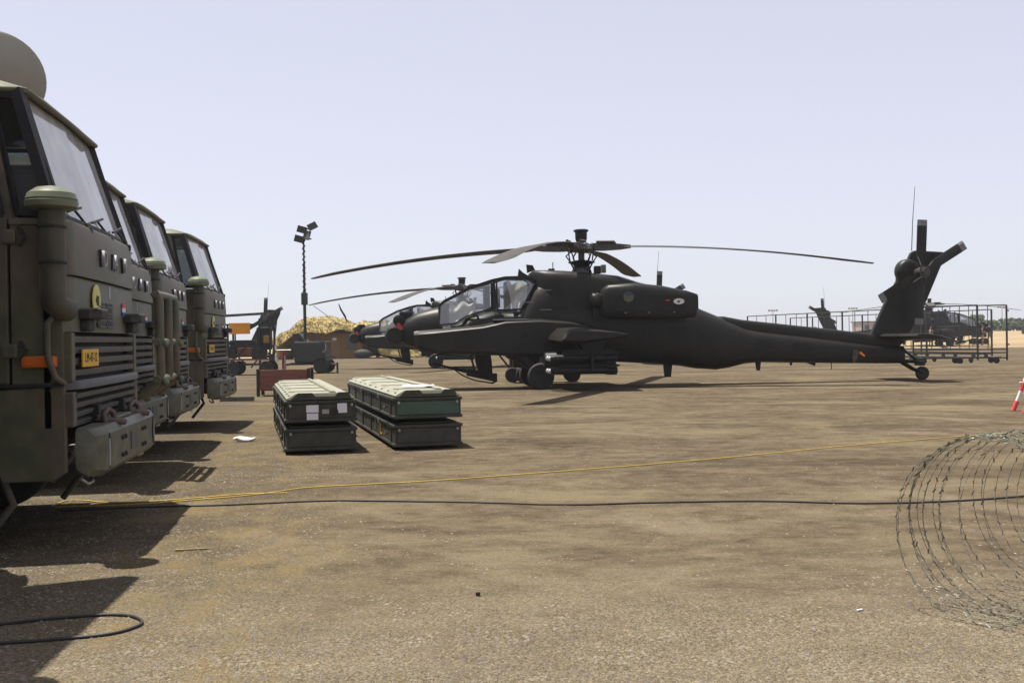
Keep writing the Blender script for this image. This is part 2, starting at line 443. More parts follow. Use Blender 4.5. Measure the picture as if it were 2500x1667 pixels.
# sandy rough ground beyond the apron
M['sand'] = mat('dry_sand_and_grass', (0.34, 0.235, 0.115), 0.95, 0.2, 0.25, 0.6, 2.0, col2=(0.50, 0.38, 0.22), stretch=(0.5, 1, 1), detail=9)
mb = MB(); NX, NY = 160, 26
for j in range(NY):
    for i in range(NX):
        x = -260 + 640 * i / (NX - 1)
        t = j / (NY - 1)
        y = 82 + 520 * t ** 2.2 + 3 * noise.noise(Vector((x * 0.03, 0, 0)))
        rise = min(1, (y - 82) / 38) if y > 82 else 0
        z = 0.01 + 1.15 * rise * rise * (3 - 2 * rise) + rise * 0.35 * noise.noise(Vector((x * 0.05, y * 0.05, 2)))
        if j == 0: z = -0.03
        mb.v.append((x, y, z))
for j in range(NY - 1):
    for i in range(NX - 1):
        a = j * NX + i; mb.f.append((a, a + 1, a + NX + 1, a + NX))
o = mb.build('sand_terrain', 'sand', smooth=180); o['kind'] = 'structure'

# ------------------------------------------------------------------ helicopters (local x aft, y to starboard, z up)
def rotor_blade(parent, ang, droop, name='rotor_blade'):
    """blade from r=1.15 to 7.3, hanging down at the tip"""
    N = 18; rings = []
    for i in range(N + 1):
        r = 1.15 + (7.3 - 1.15) * i / N
        t = (r - 0.3) / 7.0
        z = -droop * t ** 2.0
        ch = 0.53 if r > 1.5 else 0.30 + 0.23 * (r - 1.15) / 0.35
        off = 0.0 if r < 6.85 else 0.16 * (r - 6.85) / 0.45
        if r > 6.9: ch = 0.53 - 0.22 * (r - 6.9) / 0.4
        tw = R(9 - 9 * t)
        th = 0.05 if r < 6.9 else 0.03
        sec = [(-0.30 * ch, 0), (-0.22 * ch, th * 0.42), (0.0, th * 0.5), (0.35 * ch, th * 0.25), (0.70 * ch, 0.003), (0.70 * ch, -0.003), (0.35 * ch, -th * 0.2), (0.0, -th * 0.42), (-0.22 * ch, -th * 0.36)]
        ring = []
        for cx, cz in sec:
            y = -(cx + off)
            ring.append((r, y * math.cos(tw) - cz * math.sin(tw), z + cz * math.cos(tw) + y * math.sin(tw)))
        rings.append(ring)
    m = T(0, 0, 3.66) @ Matrix.Rotation(R(ang), 4, 'Z')
    b = MB().loft(rings, True, m).build(name, 'blade', parent, smooth=40)
    # root cuff and pitch housing
    z1 = -droop * 0.02
    MB().loft([[(r, y * w, z + zz * hgt) for (y, zz) in ((-1, -1), (1, -1), (1, 1), (-1, 1))] for r, w, hgt, z in
               ((0.25, 0.11, 0.09, 0), (0.55, 0.13, 0.10, 0), (0.85, 0.10, 0.08, z1), (1.02, 0.13, 0.07, z1), (1.30, 0.10, 0.035, z1 * 1.1))], True, m).build('blade_grip', 'heli_metal', b)
    MB().tube([(0.42, -0.20, 0.12), (0.9, -0.17, 0.11)], 0.035, 8).build('lead_lag_damper', 'heli_metal', b, smooth=50).data.transform(m)
    MB().tube([(0.42, 0.20, 0.12), (0.9, 0.17, 0.11)], 0.035, 8).build('lead_lag_damper', 'heli_metal', b, smooth=50).data.transform(m)
    rod('pitch_link', [m @ Vector((0.36, -0.22, -0.02)), m @ Vector((0.30, -0.12, -0.36))], 0.018, 'heli_dark', parent)
    return b

def wheel(parent, c, r, w, name='wheel', axis='Y'):
    prof = [(0.55, -0.5), (0.9, -0.5), (1.0, -0.28), (1.0, 0.28), (0.9, 0.5), (0.55, 0.5)]
    mt = T(*c) @ (ALONG_Y if axis == 'Y' else ALONG_X)
    t = MB().lathe([(a * r, b * w) for a, b in prof], mt, 24).build(name, 'rubber', parent, smooth=40)
    MB().lathe([(0.05 * r, -0.40 * w), (0.5 * r, -0.46 * w), (0.57 * r, -0.36 * w), (0.57 * r, 0.36 * w), (0.5 * r, 0.46 * w), (0.05 * r, 0.40 * w)], mt, 16).build('rim', 'rim', t, smooth=40)
    return t

def make_helicopter():
    t = thing('attack_helicopter', '', 'helicopter')
    # --- fuselage
    S = [(-4.78, 1.28, 1.70, 0.24), (-4.6, 1.14, 1.86, 0.34), (-4.3, 1.05, 2.02, 0.43), (-3.95, 0.97, 2.11, 0.48), (-3.79, 0.95, 2.14, 0.50)]
    MB().loft([ellipse_ring(x, a, b, w, 2.8) for x, a, b, w in S]).build('nose', 'heli', t, smooth=50)
    S = [(-3.80, 0.95, 1.66, 0.50), (-3.37, 0.90, 1.68, 0.52), (-3.08, 0.88, 1.86, 0.53), (-2.40, 0.86, 2.06, 0.55), (-2.25, 0.86, 2.02, 0.55), (-1.68, 0.80, 2.02, 0.57),
         (-1.50, 0.79, 2.35, 0.58), (-1.28, 0.78, 2.72, 0.58), (-1.05, 0.77, 2.80, 0.60), (-0.3, 0.72, 2.68, 0.62), (0.79, 0.64, 2.50, 0.64), (1.9, 0.57, 2.34, 0.62), (2.6, 0.50, 2.20, 0.58),
         (3.04, 0.42, 2.04, 0.53), (3.55, 0.38, 1.83, 0.47), (3.9, 0.43, 1.66, 0.43), (4.34, 0.53, 1.47, 0.38), (4.7, 0.56, 1.40, 0.35), (6.3, 0.51, 1.20, 0.27), (8.0, 0.47, 0.99, 0.19), (8.76, 0.46, 0.93, 0.15)]
    MB().loft([ellipse_ring(x, a, b, w, 2.7, 28) for x, a, b, w in S]).build('fuselage', 'heli', t, smooth=40)
    FS = S
    def hatch(x0, x1, z0, z1, m='heli_panel'):
        vs, fs = [], []
        U, V = 5, 4
        for layer, d in ((0, 0.003), (1, 0.014)):
            for j in range(V + 1):
                for i in range(U + 1):
                    x = x0 + (x1 - x0) * i / U; z = z0 + (z1 - z0) * j / V
                    for a, b in zip(FS, FS[1:]):
                        if a[0] <= x <= b[0]:
                            w = (x - a[0]) / (b[0] - a[0]); zb, zt, hw = (a[q] * (1 - w) + b[q] * w for q in (1, 2, 3)); break
                    q = min(0.98, abs((z - (zb + zt) / 2) / ((zt - zb) / 2)))
                    vs.append((x, -hw * (1 - q ** 2.7) ** (1 / 2.7) - d + (0.02 if (i in (0, U) or j in (0, V)) and layer == 0 else 0), z))
        n = (U + 1) * (V + 1)
        for j in range(V):
            for i in range(U):
                a = j * (U + 1) + i; fs.append((n + a, n + a + 1, n + a + U + 2, n + a + U + 1))
        rim = [i for i in range(U + 1)] + [(j + 1) * (U + 1) - 1 for j in range(1, V + 1)] + [V * (U + 1) + i for i in range(U - 1, -1, -1)] + [j * (U + 1) for j in range(V - 1, 0, -1)]
        for i in range(len(rim)):
            a, b = rim[i], rim[(i + 1) % len(rim)]; fs.append((a, b, n + b, n + a))
        MB().add(vs, fs).build('access_hatch', m, t, smooth=30)
    for h in ((0.95, 1.55, 1.00, 1.50), (1.65, 2.05, 0.95, 1.45), (2.15, 2.75, 1.05, 1.55), (0.75, 1.25, 0.78, 0.95), (2.9, 3.3, 0.9, 1.35), (4.55, 5.05, 0.85, 1.15), (5.6, 6.0, 0.75, 1.05), (-1.0, -0.45, 2.0, 2.45), (-0.35, 0.1, 2.0, 2.4), (-3.0, -2.5, 1.62, 1.82)):
        hatch(*h)
    # --- engine deck (doghouse)
    S = [(-1.40, 2.5, 2.98, 0.16), (-1.28, 2.35, 3.07, 0.34), (-0.95, 2.0, 3.06, 0.54), (-0.5, 1.9, 3.04, 0.58), (0.35, 1.9, 2.96, 0.60), (0.9, 1.9, 2.90, 0.58), (1.42, 1.9, 2.73, 0.50), (2.06, 1.9, 2.58, 0.36), (2.75, 1.8, 2.50, 0.32), (3.05, 1.8, 2.40, 0.28)]
    MB().loft([ellipse_ring(x, a, b, w, 4.6, 28) for x, a, b, w in S]).build('engine_deck', 'heli', t, smooth=40)
    # --- drive shaft cover on the boom
    S = [(3.62, 1.50, 1.80, 0.10), (3.80, 1.45, 1.80, 0.17), (4.3, 1.30, 1.70, 0.17), (6.2, 1.05, 1.48, 0.15), (7.92, 0.86, 1.27, 0.13)]
    MB().loft([ellipse_ring(x, a, b, w, 3.2, 18) for x, a, b, w in S]).build('drive_shaft_cover', 'heli', t, smooth=40)
    # --- cheek fairings
    for sgn in (-1, 1):
        S = [(-4.42, 1.13, 1.44, 0.52, 0.58), (-4.3, 1.06, 1.46, 0.5, 0.70), (-3.8, 0.94, 1.50, 0.5, 0.78), (-2.68, 0.90, 1.60, 0.5, 0.84), (-2.38, 0.88, 1.66, 0.5, 0.86), (-2.1, 0.87, 1.72, 0.5, 0.86),
             (-1.2, 0.82, 1.74, 0.5, 0.84), (-0.4, 0.86, 1.68, 0.5, 0.78), (0.3, 0.95, 1.55, 0.5, 0.66)]
        MB().loft([[(x, sgn * yi, a), (x, sgn * (yo - 0.06), a), (x, sgn * yo, a + 0.08), (x, sgn * yo, b - 0.03), (x, sgn * (yo - 0.03), b), (x, sgn * yi, b + 0.07)] for x, a, b, yi, yo in S]).build('avionics_bay', 'heli', t, smooth=30)
        for (x, z, w, h) in ((-1.62, 1.37, 0.18, 0.12), (-1.86, 1.04, 0.22, 0.12), (-3.2, 1.25, 0.5, 0.3)):
            bx('access_panel', (x, sgn * 0.862, z), (w, 0.02, h), 'heli_dark' if w < 0.4 else 'heli', t)
        MB().box((-1.95, sgn * 0.62, 1.775), (0.9, 0.26, 0.03)).build('step_plate', 'tip', t, bevel=0.008)
    # --- canopy panes and frames
    lo, hi = 0.50, 0.36
    def side(x, z):
        return lo + (hi - lo) * max(0, min(1, (z - 1.7) / 1.1))
    front = [(-3.78, 1.67), (-3.37, 1.70), (-3.08, 1.88), (-2.42, 2.08), (-2.42, 2.74), (-2.96, 2.60), (-3.60, 2.28), (-3.75, 2.16)]
    rear = [(-2.28, 2.03), (-2.28, 2.78), (-2.06, 2.84), (-1.50, 2.84), (-1.28, 2.70), (-1.52, 2.28), (-1.66, 2.05)]
    for sgn in (-1, 1):
        for poly in (front, rear):
            n = len(poly)
            vo = [(x, sgn * side(x, z), z) for x, z in poly]; vi = [(x, sgn * (side(x, z) - 0.012), z) for x, z in poly]
            pane = MB().add(vo + vi, [tuple(range(n)), tuple(range(n, 2 * n))[::-1]] + [(i, (i + 1) % n, n + (i + 1) % n, n + i) for i in range(n)]).build('canopy_pane', 'canopy', t)
            for i in range(n):
                bar('frame_bar', vo[i], vo[(i + 1) % n], 0.04, 0.036, 'heli', pane)
    top = [(-3.77, 2.16), (-3.60, 2.30), (-2.96, 2.62), (-2.40, 2.80), (-2.06, 2.87), (-1.50, 2.88), (-1.28, 2.78)]
    for i in range(len(top) - 1):
        (x0, z0), (x1, z1) = top[i], top[i + 1]
        y0, y1 = side(x0, z0), side(x1, z1)
        pane = MB().loft([[(x0, -y0, z0 - 0.01), (x0, y0, z0 - 0.01), (x0, y0, z0), (x0, -y0, z0)], [(x1, -y1, z1 - 0.01), (x1, y1, z1 - 0.01), (x1, y1, z1), (x1, -y1, z1)]]).build('canopy_roof_pane', 'canopy', t)
        bar('frame_bar', (x1, -y1, z1), (x1, y1, z1), 0.05, 0.04, 'heli', pane)
        for sgn in (-1, 1):
            bar('frame_bar', (x0, sgn * y0, z0), (x1, sgn * y1, z1), 0.05, 0.06, 'heli', pane)
    for x, z0, z1 in ((-2.35, 2.06, 2.77),):
        for sgn in (-1, 1):
            bar('door_post', (x, sgn * side(x, z0), z0), (x, sgn * side(x, z1), z1), 0.06, 0.16, 'heli', t)
    # --- cockpit: seats, panel, sun shade cloths
    bx('seat', (-2.52, 0, 2.2), (0.16, 0.40, 0.95), 'seat_dark', t, 0.03)
    bx('seat', (-1.98, 0, 2.35), (0.16, 0.40, 0.85), 'seat_dark', t, 0.03)
    bx('instrument_panel', (-3.0, 0, 2.12), (0.30, 0.55, 0.34), 'seat_dark', t, 0.04)
    bx('instrument_panel', (-2.24, 0.05, 2.35), (0.12, 0.5, 0.5), 'seat_dark', t, 0.03)
    bx('seat_bulkhead', (-1.45, 0, 2.35), (0.06, 0.7, 0.7), 'seat_dark', t)
    def drape(name, pts, y, seed):
        random.seed(seed); U, V = 14, 10; vs, fs = [], []
        (xa, za), (xb, zb), (xc, zc), (xd, zd) = pts          # top-left, top-right, bottom-right, bottom-left
        for j in range(V + 1):
            for i in range(U + 1):
                u, v = i / U, j / V
                x = (xa * (1 - u) + xb * u) * (1 - v) + (xd * (1 - u) + xc * u) * v
                z = (za * (1 - u) + zb * u) * (1 - v) + (zd * (1 - u) + zc * u) * v
                z -= 0.10 * math.sin(math.pi * u * 2) ** 2 * (1 - v)
                vs.append((x, y + 0.05 * math.sin(u * 11 + seed) * (0.4 + v) + 0.03 * math.sin(v * 9 + u * 4), z))
        for j in range(V):
            for i in range(U):
                a = j * (U + 1) + i; fs.append((a, a + 1, a + U + 2, a + U + 1))
        MB().add(vs, fs).build(name, 'cloth', t, smooth=180)
    drape('sun_shade', [(-3.50, 2.26), (-2.80, 2.30), (-2.90, 1.90), (-3.50, 1.70)], -0.36, 1)
    drape('sun_shade', [(-2.02, 2.80), (-1.36, 2.76), (-1.62, 2.04), (-1.88, 2.06)], -0.32, 4)
    # --- nose sensors
    MB().lathe([(0.05, -0.30), (0.20, -0.29), (0.245, -0.20), (0.25, 0.12), (0.20, 0.22)], T(-4.92, -0.13, 1.42) @ ALONG_Y, 20).build('sensor_turret', 'heli', t, smooth=45)
    MB().lathe([(0.05, -0.2), (0.20, -0.19), (0.24, -0.10), (0.24, 0.2), (0.18, 0.26)], T(-4.92, 0.24, 1.42) @ ALONG_Y, 20).build('sensor_turret', 'heli', t, smooth=45)
    bx('sensor_yoke', (-4.78, 0, 1.42), (0.2, 0.66, 0.34), 'heli_dark', t, 0.04)
    MB().lathe([(0.12, -0.24), (0.15, -0.22), (0.15, 0.22), (0.12, 0.24)], T(-4.80, 0, 1.80) @ ALONG_Y, 16).build('night_sensor', 'heli_dark', t, smooth=45)
    bx('sensor_housing', (-4.62, 0, 1.93), (0.34, 0.30, 0.22), 'heli_dark', t, 0.05)
    MB().prism([(-4.86, 1.72), (-4.78, 1.74), (-4.70, 1.62), (-4.72, 1.56), (-4.80, 1.58)], 0.02, XZ(-0.42)).build('red_cover_flag', 'red', t)
    # --- canopy top aerials / wire cutter
    MB().prism([(-1.66, 3.12), (-1.56, 3.02), (-1.36, 2.90), (-1.62, 2.92), (-1.70, 2.88)], 0.04, XZ(0)).build('wire_cutter', 'heli_dark', t)
    MB().prism([(-1.46, 3.22), (-1.30, 3.20), (-1.24, 3.08), (-1.44, 3.00)], 0.14, XZ(0)).build('air_inlet_scoop', 'heli_dark', t)
    rod('whip_aerial', [(-0.76, 0, 3.04), (-0.76, 0, 3.28)], 0.012, 'heli_dark', t)
    bx('aerial_base', (-0.80, 0, 3.07), (0.16, 0.10, 0.08), 'heli_dark', t)
    bx('infrared_jammer', (0.40, -0.1, 3.06), (0.17, 0.2, 0.20), 'heli_dark', t, 0.02)
    MB().box((0.60, 0.1, 3.10), (0.13, 0.12, 0.22)).build('beacon_lens', 'cap', t, bevel=0.02)
    # --- engine nacelles
    for sgn in (-1, 1):
        yc = sgn * 0.93
        S = [(0.30, 2.02, 2.36, 0.10), (0.36, 1.86, 2.52, 0.24), (0.50, 1.78, 2.62, 0.31), (1.2, 1.74, 2.66, 0.34), (1.9, 1.74, 2.58, 0.34), (2.45, 1.75, 2.46, 0.32), (2.72, 1.77, 2.38, 0.30)]
        nac = MB().loft([ellipse_ring(x, a, b, w, 4.4, 28, yc) for x, a, b, w in S]).build('engine_nacelle', 'heli', t, smooth=40)
        bx('exhaust_louvre', (2.735, yc, 2.08), (0.03, 0.5, 0.48), 'heli_dark', nac)
        MB().sphere((0.20, sgn * 0.98, 2.24), 0.20, 18, 12, (1.0, 0.85, 1)).build('nose_gearbox', 'heli', t, smooth=180)
        MB().box((0.9, sgn * 0.62, 2.0), (1.5, 0.3, 0.4)).build('nacelle_mount', 'heli', t)
    for sgn in (-1, 1):
        for x0, x1 in ((0.62, 1.18), (1.21, 1.84), (1.87, 2.48)):
            bx('cowl_panel', ((x0 + x1) / 2, sgn * 1.262, 2.14), (x1 - x0, 0.024, 0.40), 'heli_panel', t, 0.006)
        for x in (0.9, 1.5, 2.15):
            bx('cowl_latch', (x, sgn * 1.268, 1.90), (0.05, 0.03, 0.03), 'tip', t)
        bx('gear_housing', (-1.45, sgn * 0.42, 0.72), (0.9, 0.4, 0.34), 'heli_dark', t, 0.06)
        rod('brake_hose', [(-1.6, sgn * 0.7, 0.85), (-1.5, sgn * 0.86, 0.6), (-1.3, sgn * 0.84, 0.36)], 0.02, 'heli_dark', t)
        rod('drag_strut', [(-2.0, sgn * 0.5, 0.85), (-1.35, sgn * 0.8, 0.38)], 0.035, 'heli_dark', t)
    # roundel and crest on the port nacelle, cowl marks
    for a0, a1, m in ((30, 150, 'ro_b'), (150, 270, 'ro_o'), (270, 390, 'ro_g')):
        MB().prism([(0, 0)] + [(0.13 * math.cos(R(a0 + (a1 - a0) * k / 8)), 0.13 * math.sin(R(a0 + (a1 - a0) * k / 8))) for k in range(9)], 0.012, T(0.98, 0, 2.30) @ XZ(-1.276)).build('roundel', m, t)
    MB().prism([(0.14 * math.cos(R(k * 20)), 0.075 * math.sin(R(k * 20))) for k in range(18)], 0.012, T(2.27, 0, 2.17) @ XZ(-1.276)).build('crest', 'white', t)
    MB().prism([(-0.05, -0.01), (-0.01, 0.03), (0.0, 0.01), (0.05, 0.035), (0.02, -0.01), (0.03, -0.04), (0.0, -0.025), (-0.03, -0.04)], 0.014, T(2.27, 0, 2.17) @ XZ(-1.280)).build('crest_bird', 'black', t)
    bx('warning_mark', (1.98, -1.276, 2.20), (0.10, 0.01, 0.035), 'red', t)
    for (x, z) in ((-1.05, 2.52), (-1.05, 2.02), (-1.5, 2.22)):
        bx('hand_hold', (x, -0.61, z), (0.30, 0.03, 0.025), 'tip', t)
    # --- stub wings, stores
    for sgn in (-1, 1):
        prof = [(-0.95, -0.14), (-0.90, -0.04), (-0.72, 0.12), (-0.26, 0.13), (0.30, 0.07), (0.72, 0.0), (0.55, -0.08), (-0.40, -0.20), (-0.85, -0.19)]
        MB().loft([[(x * 1.12, sgn * 0.5, 1.42 + z * 1.1) for x, z in prof], [(x, sgn * 2.52, 1.36 + z) for x, z in prof], [(x * 0.9, sgn * 2.60, 1.36 + z * 0.7) for x, z in prof]]).build('stub_wing', 'heli', t, smooth=30)
        MB().prism([(-0.45, 1.24), (0.25, 1.24), (0.10, 0.98), (-0.35, 0.98)], 0.12, XZ(sgn * 2.2)).build('pylon', 'heli_dark', t, bevel=0.01)
        rack = MB().box((-0.22, sgn * 2.2, 0.93), (1.25, 0.16, 0.14)).build('missile_rack', 'heli_dark', t, bevel=0.02)
        for yy in (-0.19, 0.19):
            for zz in (0.80, 0.50):
                y = sgn * 2.2 + yy
                bx('launch_rail', (-0.20, y, zz + 0.115), (1.4, 0.05, 0.05), 'heli_dark', rack)
                ms = MB().lathe([(0.03, -0.86), (0.06, -0.83), (0.088, -0.72), (0.089, 0.78), (0.075, 0.80)], T(-0.36, y, zz) @ ALONG_X, 16).build('missile', 'heli_dark', t, smooth=45)
                MB().sphere((-1.185, y, zz), 0.062, 12, 8).build('seeker', 'glassy', ms, smooth=180)
                for k in range(4):
                    a = R(45 + 90 * k)
                    bx('fin', (0.30, y + 0.13 * math.cos(a), zz + 0.13 * math.sin(a)), (0.22, 0.012 + 0.10 * abs(math.cos(a)), 0.012 + 0.02), 'heli_dark', ms)
        bar('rack_frame', (-0.20, sgn * 2.2 - 0.19, 0.92), (-0.20, sgn * 2.2 - 0.19, 0.55), 0.5, 0.05, 'heli_dark', rack)
        bar('rack_frame', (-0.20, sgn * 2.2 + 0.19, 0.92), (-0.20, sgn * 2.2 + 0.19, 0.55), 0.5, 0.05, 'heli_dark', rack)
        MB().prism([(-0.45, 1.24), (0.25, 1.24), (0.10, 0.92), (-0.35, 0.92)], 0.12, XZ(sgn * 1.5)).build('pylon', 'heli_dark', t, bevel=0.01)
        MB().lathe([(0.16, -0.92), (0.20, -0.88), (0.205, 0.8), (0.17, 0.86)], T(-0.3, sgn * 1.5, 0.74) @ ALONG_X, 20).build('rocket_pod', 'heli_dark', t, smooth=45)
        # main gear
        wheel(t, (-1.25, sgn * 1.02, 0.33), 0.34, 0.24, 'main_wheel')
        bar('gear_leg', (-1.75, sgn * 0.62, 0.95), (-1.25, sgn * 0.86, 0.35), 0.14, 0.16, 'heli_dark', t, 0.02)
        rod('shock_strut', [(-1.15, sgn * 0.70, 1.0), (-1.25, sgn * 0.82, 0.42)], 0.055, 'heli_metal', t)
        bx('axle', (-1.25, sgn * 0.9, 0.33), (0.12, 0.3, 0.12), 'heli_dark', t, 0.02)
    # --- gun
    MB().loft([[(x, y * w, z) for y, x in ((-1, xa), (1, xa), (1, xb), (-1, xb))] for z, w, xa, xb in ((0.98, 0.16, -2.86, -2.46), (0.72, 0.16, -2.84, -2.42), (0.42, 0.13, -2.76, -2.40), (0.32, 0.10, -2.74, -2.44))]).build('gun_mount', 'heli_dark', t, smooth=40)
    MB().box((0, 0, 0), (0.78, 0.20, 0.20), T(-2.68, 0, 0.36) @ Matrix.Rotation(R(13), 4, 'Y')).build('gun_receiver', 'heli_dark', t, bevel=0.03)
    rod('gun_barrel', [(-3.00, 0, 0.44), (-3.95, 0, 0.68)], 0.028, 'heli_dark', t)
    rod('barrel_shroud', [(-2.95, 0, 0.43), (-3.40, 0, 0.55)], 0.05, 'heli_dark', t)
    for y in (-0.12, 0.12):
        rod('gun_cradle', [(-3.45, y, 0.56), (-3.15, y, 0.34), (-2.85, y, 0.22), (-2.40, y, 0.14), (-2.28, y, 0.20)], 0.016, 'heli_dark', t)
        rod('gun_strut', [(-2.98, y, 0.95), (-2.84, y, 0.42)], 0.022, 'heli_dark', t)
    bx('ammunition_feed', (-2.36, 0, 0.30), (0.16, 0.26, 0.2), 'heli_dark', t, 0.02)
    # --- belly aerials
    MB().prism([(2.14, 0.62), (2.40, 0.62), (2.35, 0.21), (2.18, 0.21)], 0.05, XZ(0)).build('blade_aerial', 'heli_dark', t)
    MB().prism([(4.65, 0.60), (4.81, 0.60), (4.78, 0.34), (4.69, 0.34)], 0.04, XZ(0)).build('blade_aerial', 'heli_dark', t)
    MB().prism([(5.60, 0.56), (5.68, 0.56), (5.66, 0.46), (5.62, 0.46)], 0.04, XZ(0)).build('blade_aerial', 'heli_dark', t)
    MB().prism([(6.02, 0.54), (6.32, 0.54), (6.30, 0.43)], 0.04, XZ(0)).build('doppler_fairing', 'heli_dark', t)
    rod('belly_rod_aerial', [(6.76, 0, 0.55), (6.76, 0, 0.33)], 0.012, 'heli_dark', t)
    bar('orange_flag', (7.46, -0.24, 0.78), (7.58, -0.26, 0.68), 0.012, 0.05, 'orange', t)
    MB().prism([(7.30, 0.86), (7.42, 0.82), (7.36, 0.58), (7.28, 0.50), (7.24, 0.64)], 0.05, XZ(-0.235)).build('flare_dispenser', 'heli_metal', t)
    # --- fin
    fin = [(7.83, 1.20), (8.26, 2.09), (8.63, 2.73), (8.93, 3.26), (9.02, 3.45), (9.12, 3.51), (9.96, 3.46), (9.91, 3.19), (9.42, 2.11), (9.04, 1.43), (8.76, 1.0), (8.5, 0.8), (7.9, 0.9)]
    MB().prism(fin, 0.17, XZ(0)).build('fin', 'heli', t, bevel=0.05)
    MB().lathe([(0.10, -0.24), (0.25, -0.23), (0.31, -0.19), (0.335, -0.10), (0.335, 0.02), (0.28, 0.10)], T(8.90, 0, 2.94) @ ALONG_Y @ Matrix.Rotation(math.pi, 4, 'X'), 22).build('tail_gearbox', 'heli', t, smooth=50)
    bx('gearbox_root', (8.8, -0.04, 2.8), (0.4, 0.2, 0.5), 'heli', t, 0.06)
    rod('fin_aerial', [(9.06, 0, 3.5), (9.10, 0, 4.3), (9.18, 0, 5.25)], [0.012, 0.010, 0.006], 'heli_dark', t)
    # tail rotor: two pairs that cross at 60 degrees
    hubx, hubz, yr = 9.02, 2.89, -0.56
    MB().lathe([(0.05, -0.22), (0.10, -0.18), (0.13, 0.0), (0.09, 0.30)], T(hubx, yr, hubz) @ ALONG_Y, 14).build('tail_rotor_hub', 'heli_metal', t, smooth=45)
    for k, (tx, tz, yy) in enumerate(((9.09, 4.28, 0), (8.95, 1.50, 0), (10.20, 3.60, -0.10), (7.84, 2.18, -0.10))):
        d = Vector((tx - hubx, 0, tz - hubz)); L = d.length; d.normalize()
        ang = math.atan2(d.z, d.x)
        mt = T(hubx, yr + yy, hubz) @ Matrix.Rotation(-ang, 4, 'Y')
        def sec(r, w, th=0.03):
            return [(r, -th, -w / 2), (r, th * 0.6, -w / 2 * 0.4), (r, th, w / 2), (r, 0, w / 2 + 0.004), (r, -th, w * 0.3)]
        b = MB().loft([sec(0.10, 0.08), sec(0.30, 0.12), sec(0.42, 0.25), sec(L - 0.16, 0.25)], True, mt).build('tail_rotor_blade', 'heli', t, smooth=40)
        MB().loft([sec(L - 0.158, 0.252, 0.032), sec(L, 0.25, 0.02)], True, mt).build('blade_tip', 'tip', b)
        rod('tail_pitch_link', [mt @ Vector((0.16, -0.16, 0.07)), mt @ Vector((0.40, -0.03, 0.10))], 0.016, 'heli_metal', t)
    MB().lathe([(0.04, -0.02), (0.16, -0.012), (0.16, 0.012), (0.04, 0.02)], T(hubx, yr - 0.22, hubz) @ ALONG_Y, 8).build('pitch_spider', 'heli_metal', t)
    # --- stabilator
    pr = [(0, 0), (0.08, 0.07), (0.35, 0.095), (0.75, 0.06), (1.05, 0.0), (0.75, -0.04), (0.35, -0.06), (0.08, -0.05)]
    MB().loft([[(8.05 + a + 0.16 * abs(y), y, 1.20 + z - 0.09 * a) for a, z in [(q[0] * k, q[1] * k) for q in pr]] for y, k in ((-1.68, 0.86), (-1.6, 0.98), (0, 1.1), (1.6, 0.98), (1.68, 0.86))]).build('stabilator', 'heli', t, smooth=35)
    # --- tail wheel
    wheel(t, (9.31, 0, 0.185), 0.185, 0.12, 'tail_wheel')
    rod('tail_strut', [(8.70, 0, 0.90), (9.28, 0, 0.44)], 0.035, 'heli_dark', t)
    rod('tail_strut', [(8.72, 0.10, 0.50), (9.05, 0.09, 0.30), (9.30, 0.09, 0.20)], 0.035, 'heli_dark', t)
    rod('tail_strut', [(8.72, -0.10, 0.50), (9.05, -0.09, 0.30), (9.30, -0.09, 0.20)], 0.035, 'heli_dark', t)
    bx('tail_fork', (9.24, 0, 0.45), (0.22, 0.2, 0.12), 'heli_dark', t, 0.02)
    rod('tail_spring', [(8.74, 0, 0.52), (9.18, 0, 0.50)], 0.05, 'heli_dark', t)
    # --- rotor head
    MB().lathe([(0.30, 2.90), (0.26, 3.05), (0.22, 3.12), (0.16, 3.16), (0.085, 3.30), (0.085, 3.62)], None, 18).build('rotor_mast', 'heli_metal', t, smooth=40)
    MB().lathe([(0.10, 3.13), (0.20, 3.16), (0.24, 3.22), (0.34, 3.25), (0.36, 3.28), (0.22, 3.31), (0.10, 3.33)], None, 18).build('swashplate', 'heli_dark', t, smooth=40)
    for k in range(4):
        a = R(20 + 90 * k)
        rod('control_rod', [(0.33 * math.cos(a), 0.33 * math.sin(a), 3.26), (0.28 * math.cos(a + 0.5), 0.28 * math.sin(a + 0.5), 2.98)], 0.022, 'heli_dark', t)
        rod('scissor_link', [(0.34 * math.cos(a), 0.34 * math.sin(a), 3.28), (0.46 * math.cos(a), 0.46 * math.sin(a), 3.42), (0.30 * math.cos(a), 0.30 * math.sin(a), 3.54)], 0.02, 'heli_dark', t)
    MB().lathe([(0.12, 3.52), (0.34, 3.55), (0.36, 3.60), (0.30, 3.70), (0.20, 3.76), (0.13, 3.80)], None, 20).build('rotor_hub', 'heli_metal', t, smooth=35)
    MB().lathe([(0.125, 3.80), (0.155, 3.88), (0.16, 4.06), (0.20, 4.08), (0.20, 4.115), (0.15, 4.135), (0.02, 4.14)], None, 20).build('mast_cap', 'heli_dark', t, smooth=40)
    for k in range(8):
        a = R(45 * k + 10)
        MB().sphere((0.30 * math.cos(a), 0.30 * math.sin(a), 3.72), 0.045, 8, 6).build('hub_bolt', 'tip', t, smooth=180)
    for ang, dr in ((169.6, 0.66), (-16.4, 0.64), (248.1, 0.87), (68.1, 0.39)):
        rotor_blade(t, ang, dr)
    return t
M['ro_b'] = mat('roundel_blue', (0.03, 0.055, 0.07), 0.6, 0.1)
M['ro_g'] = mat('roundel_green', (0.085, 0.10, 0.065), 0.6, 0.1)
M['ro_o'] = mat('roundel_olive', (0.095, 0.09, 0.045), 0.6, 0.1)

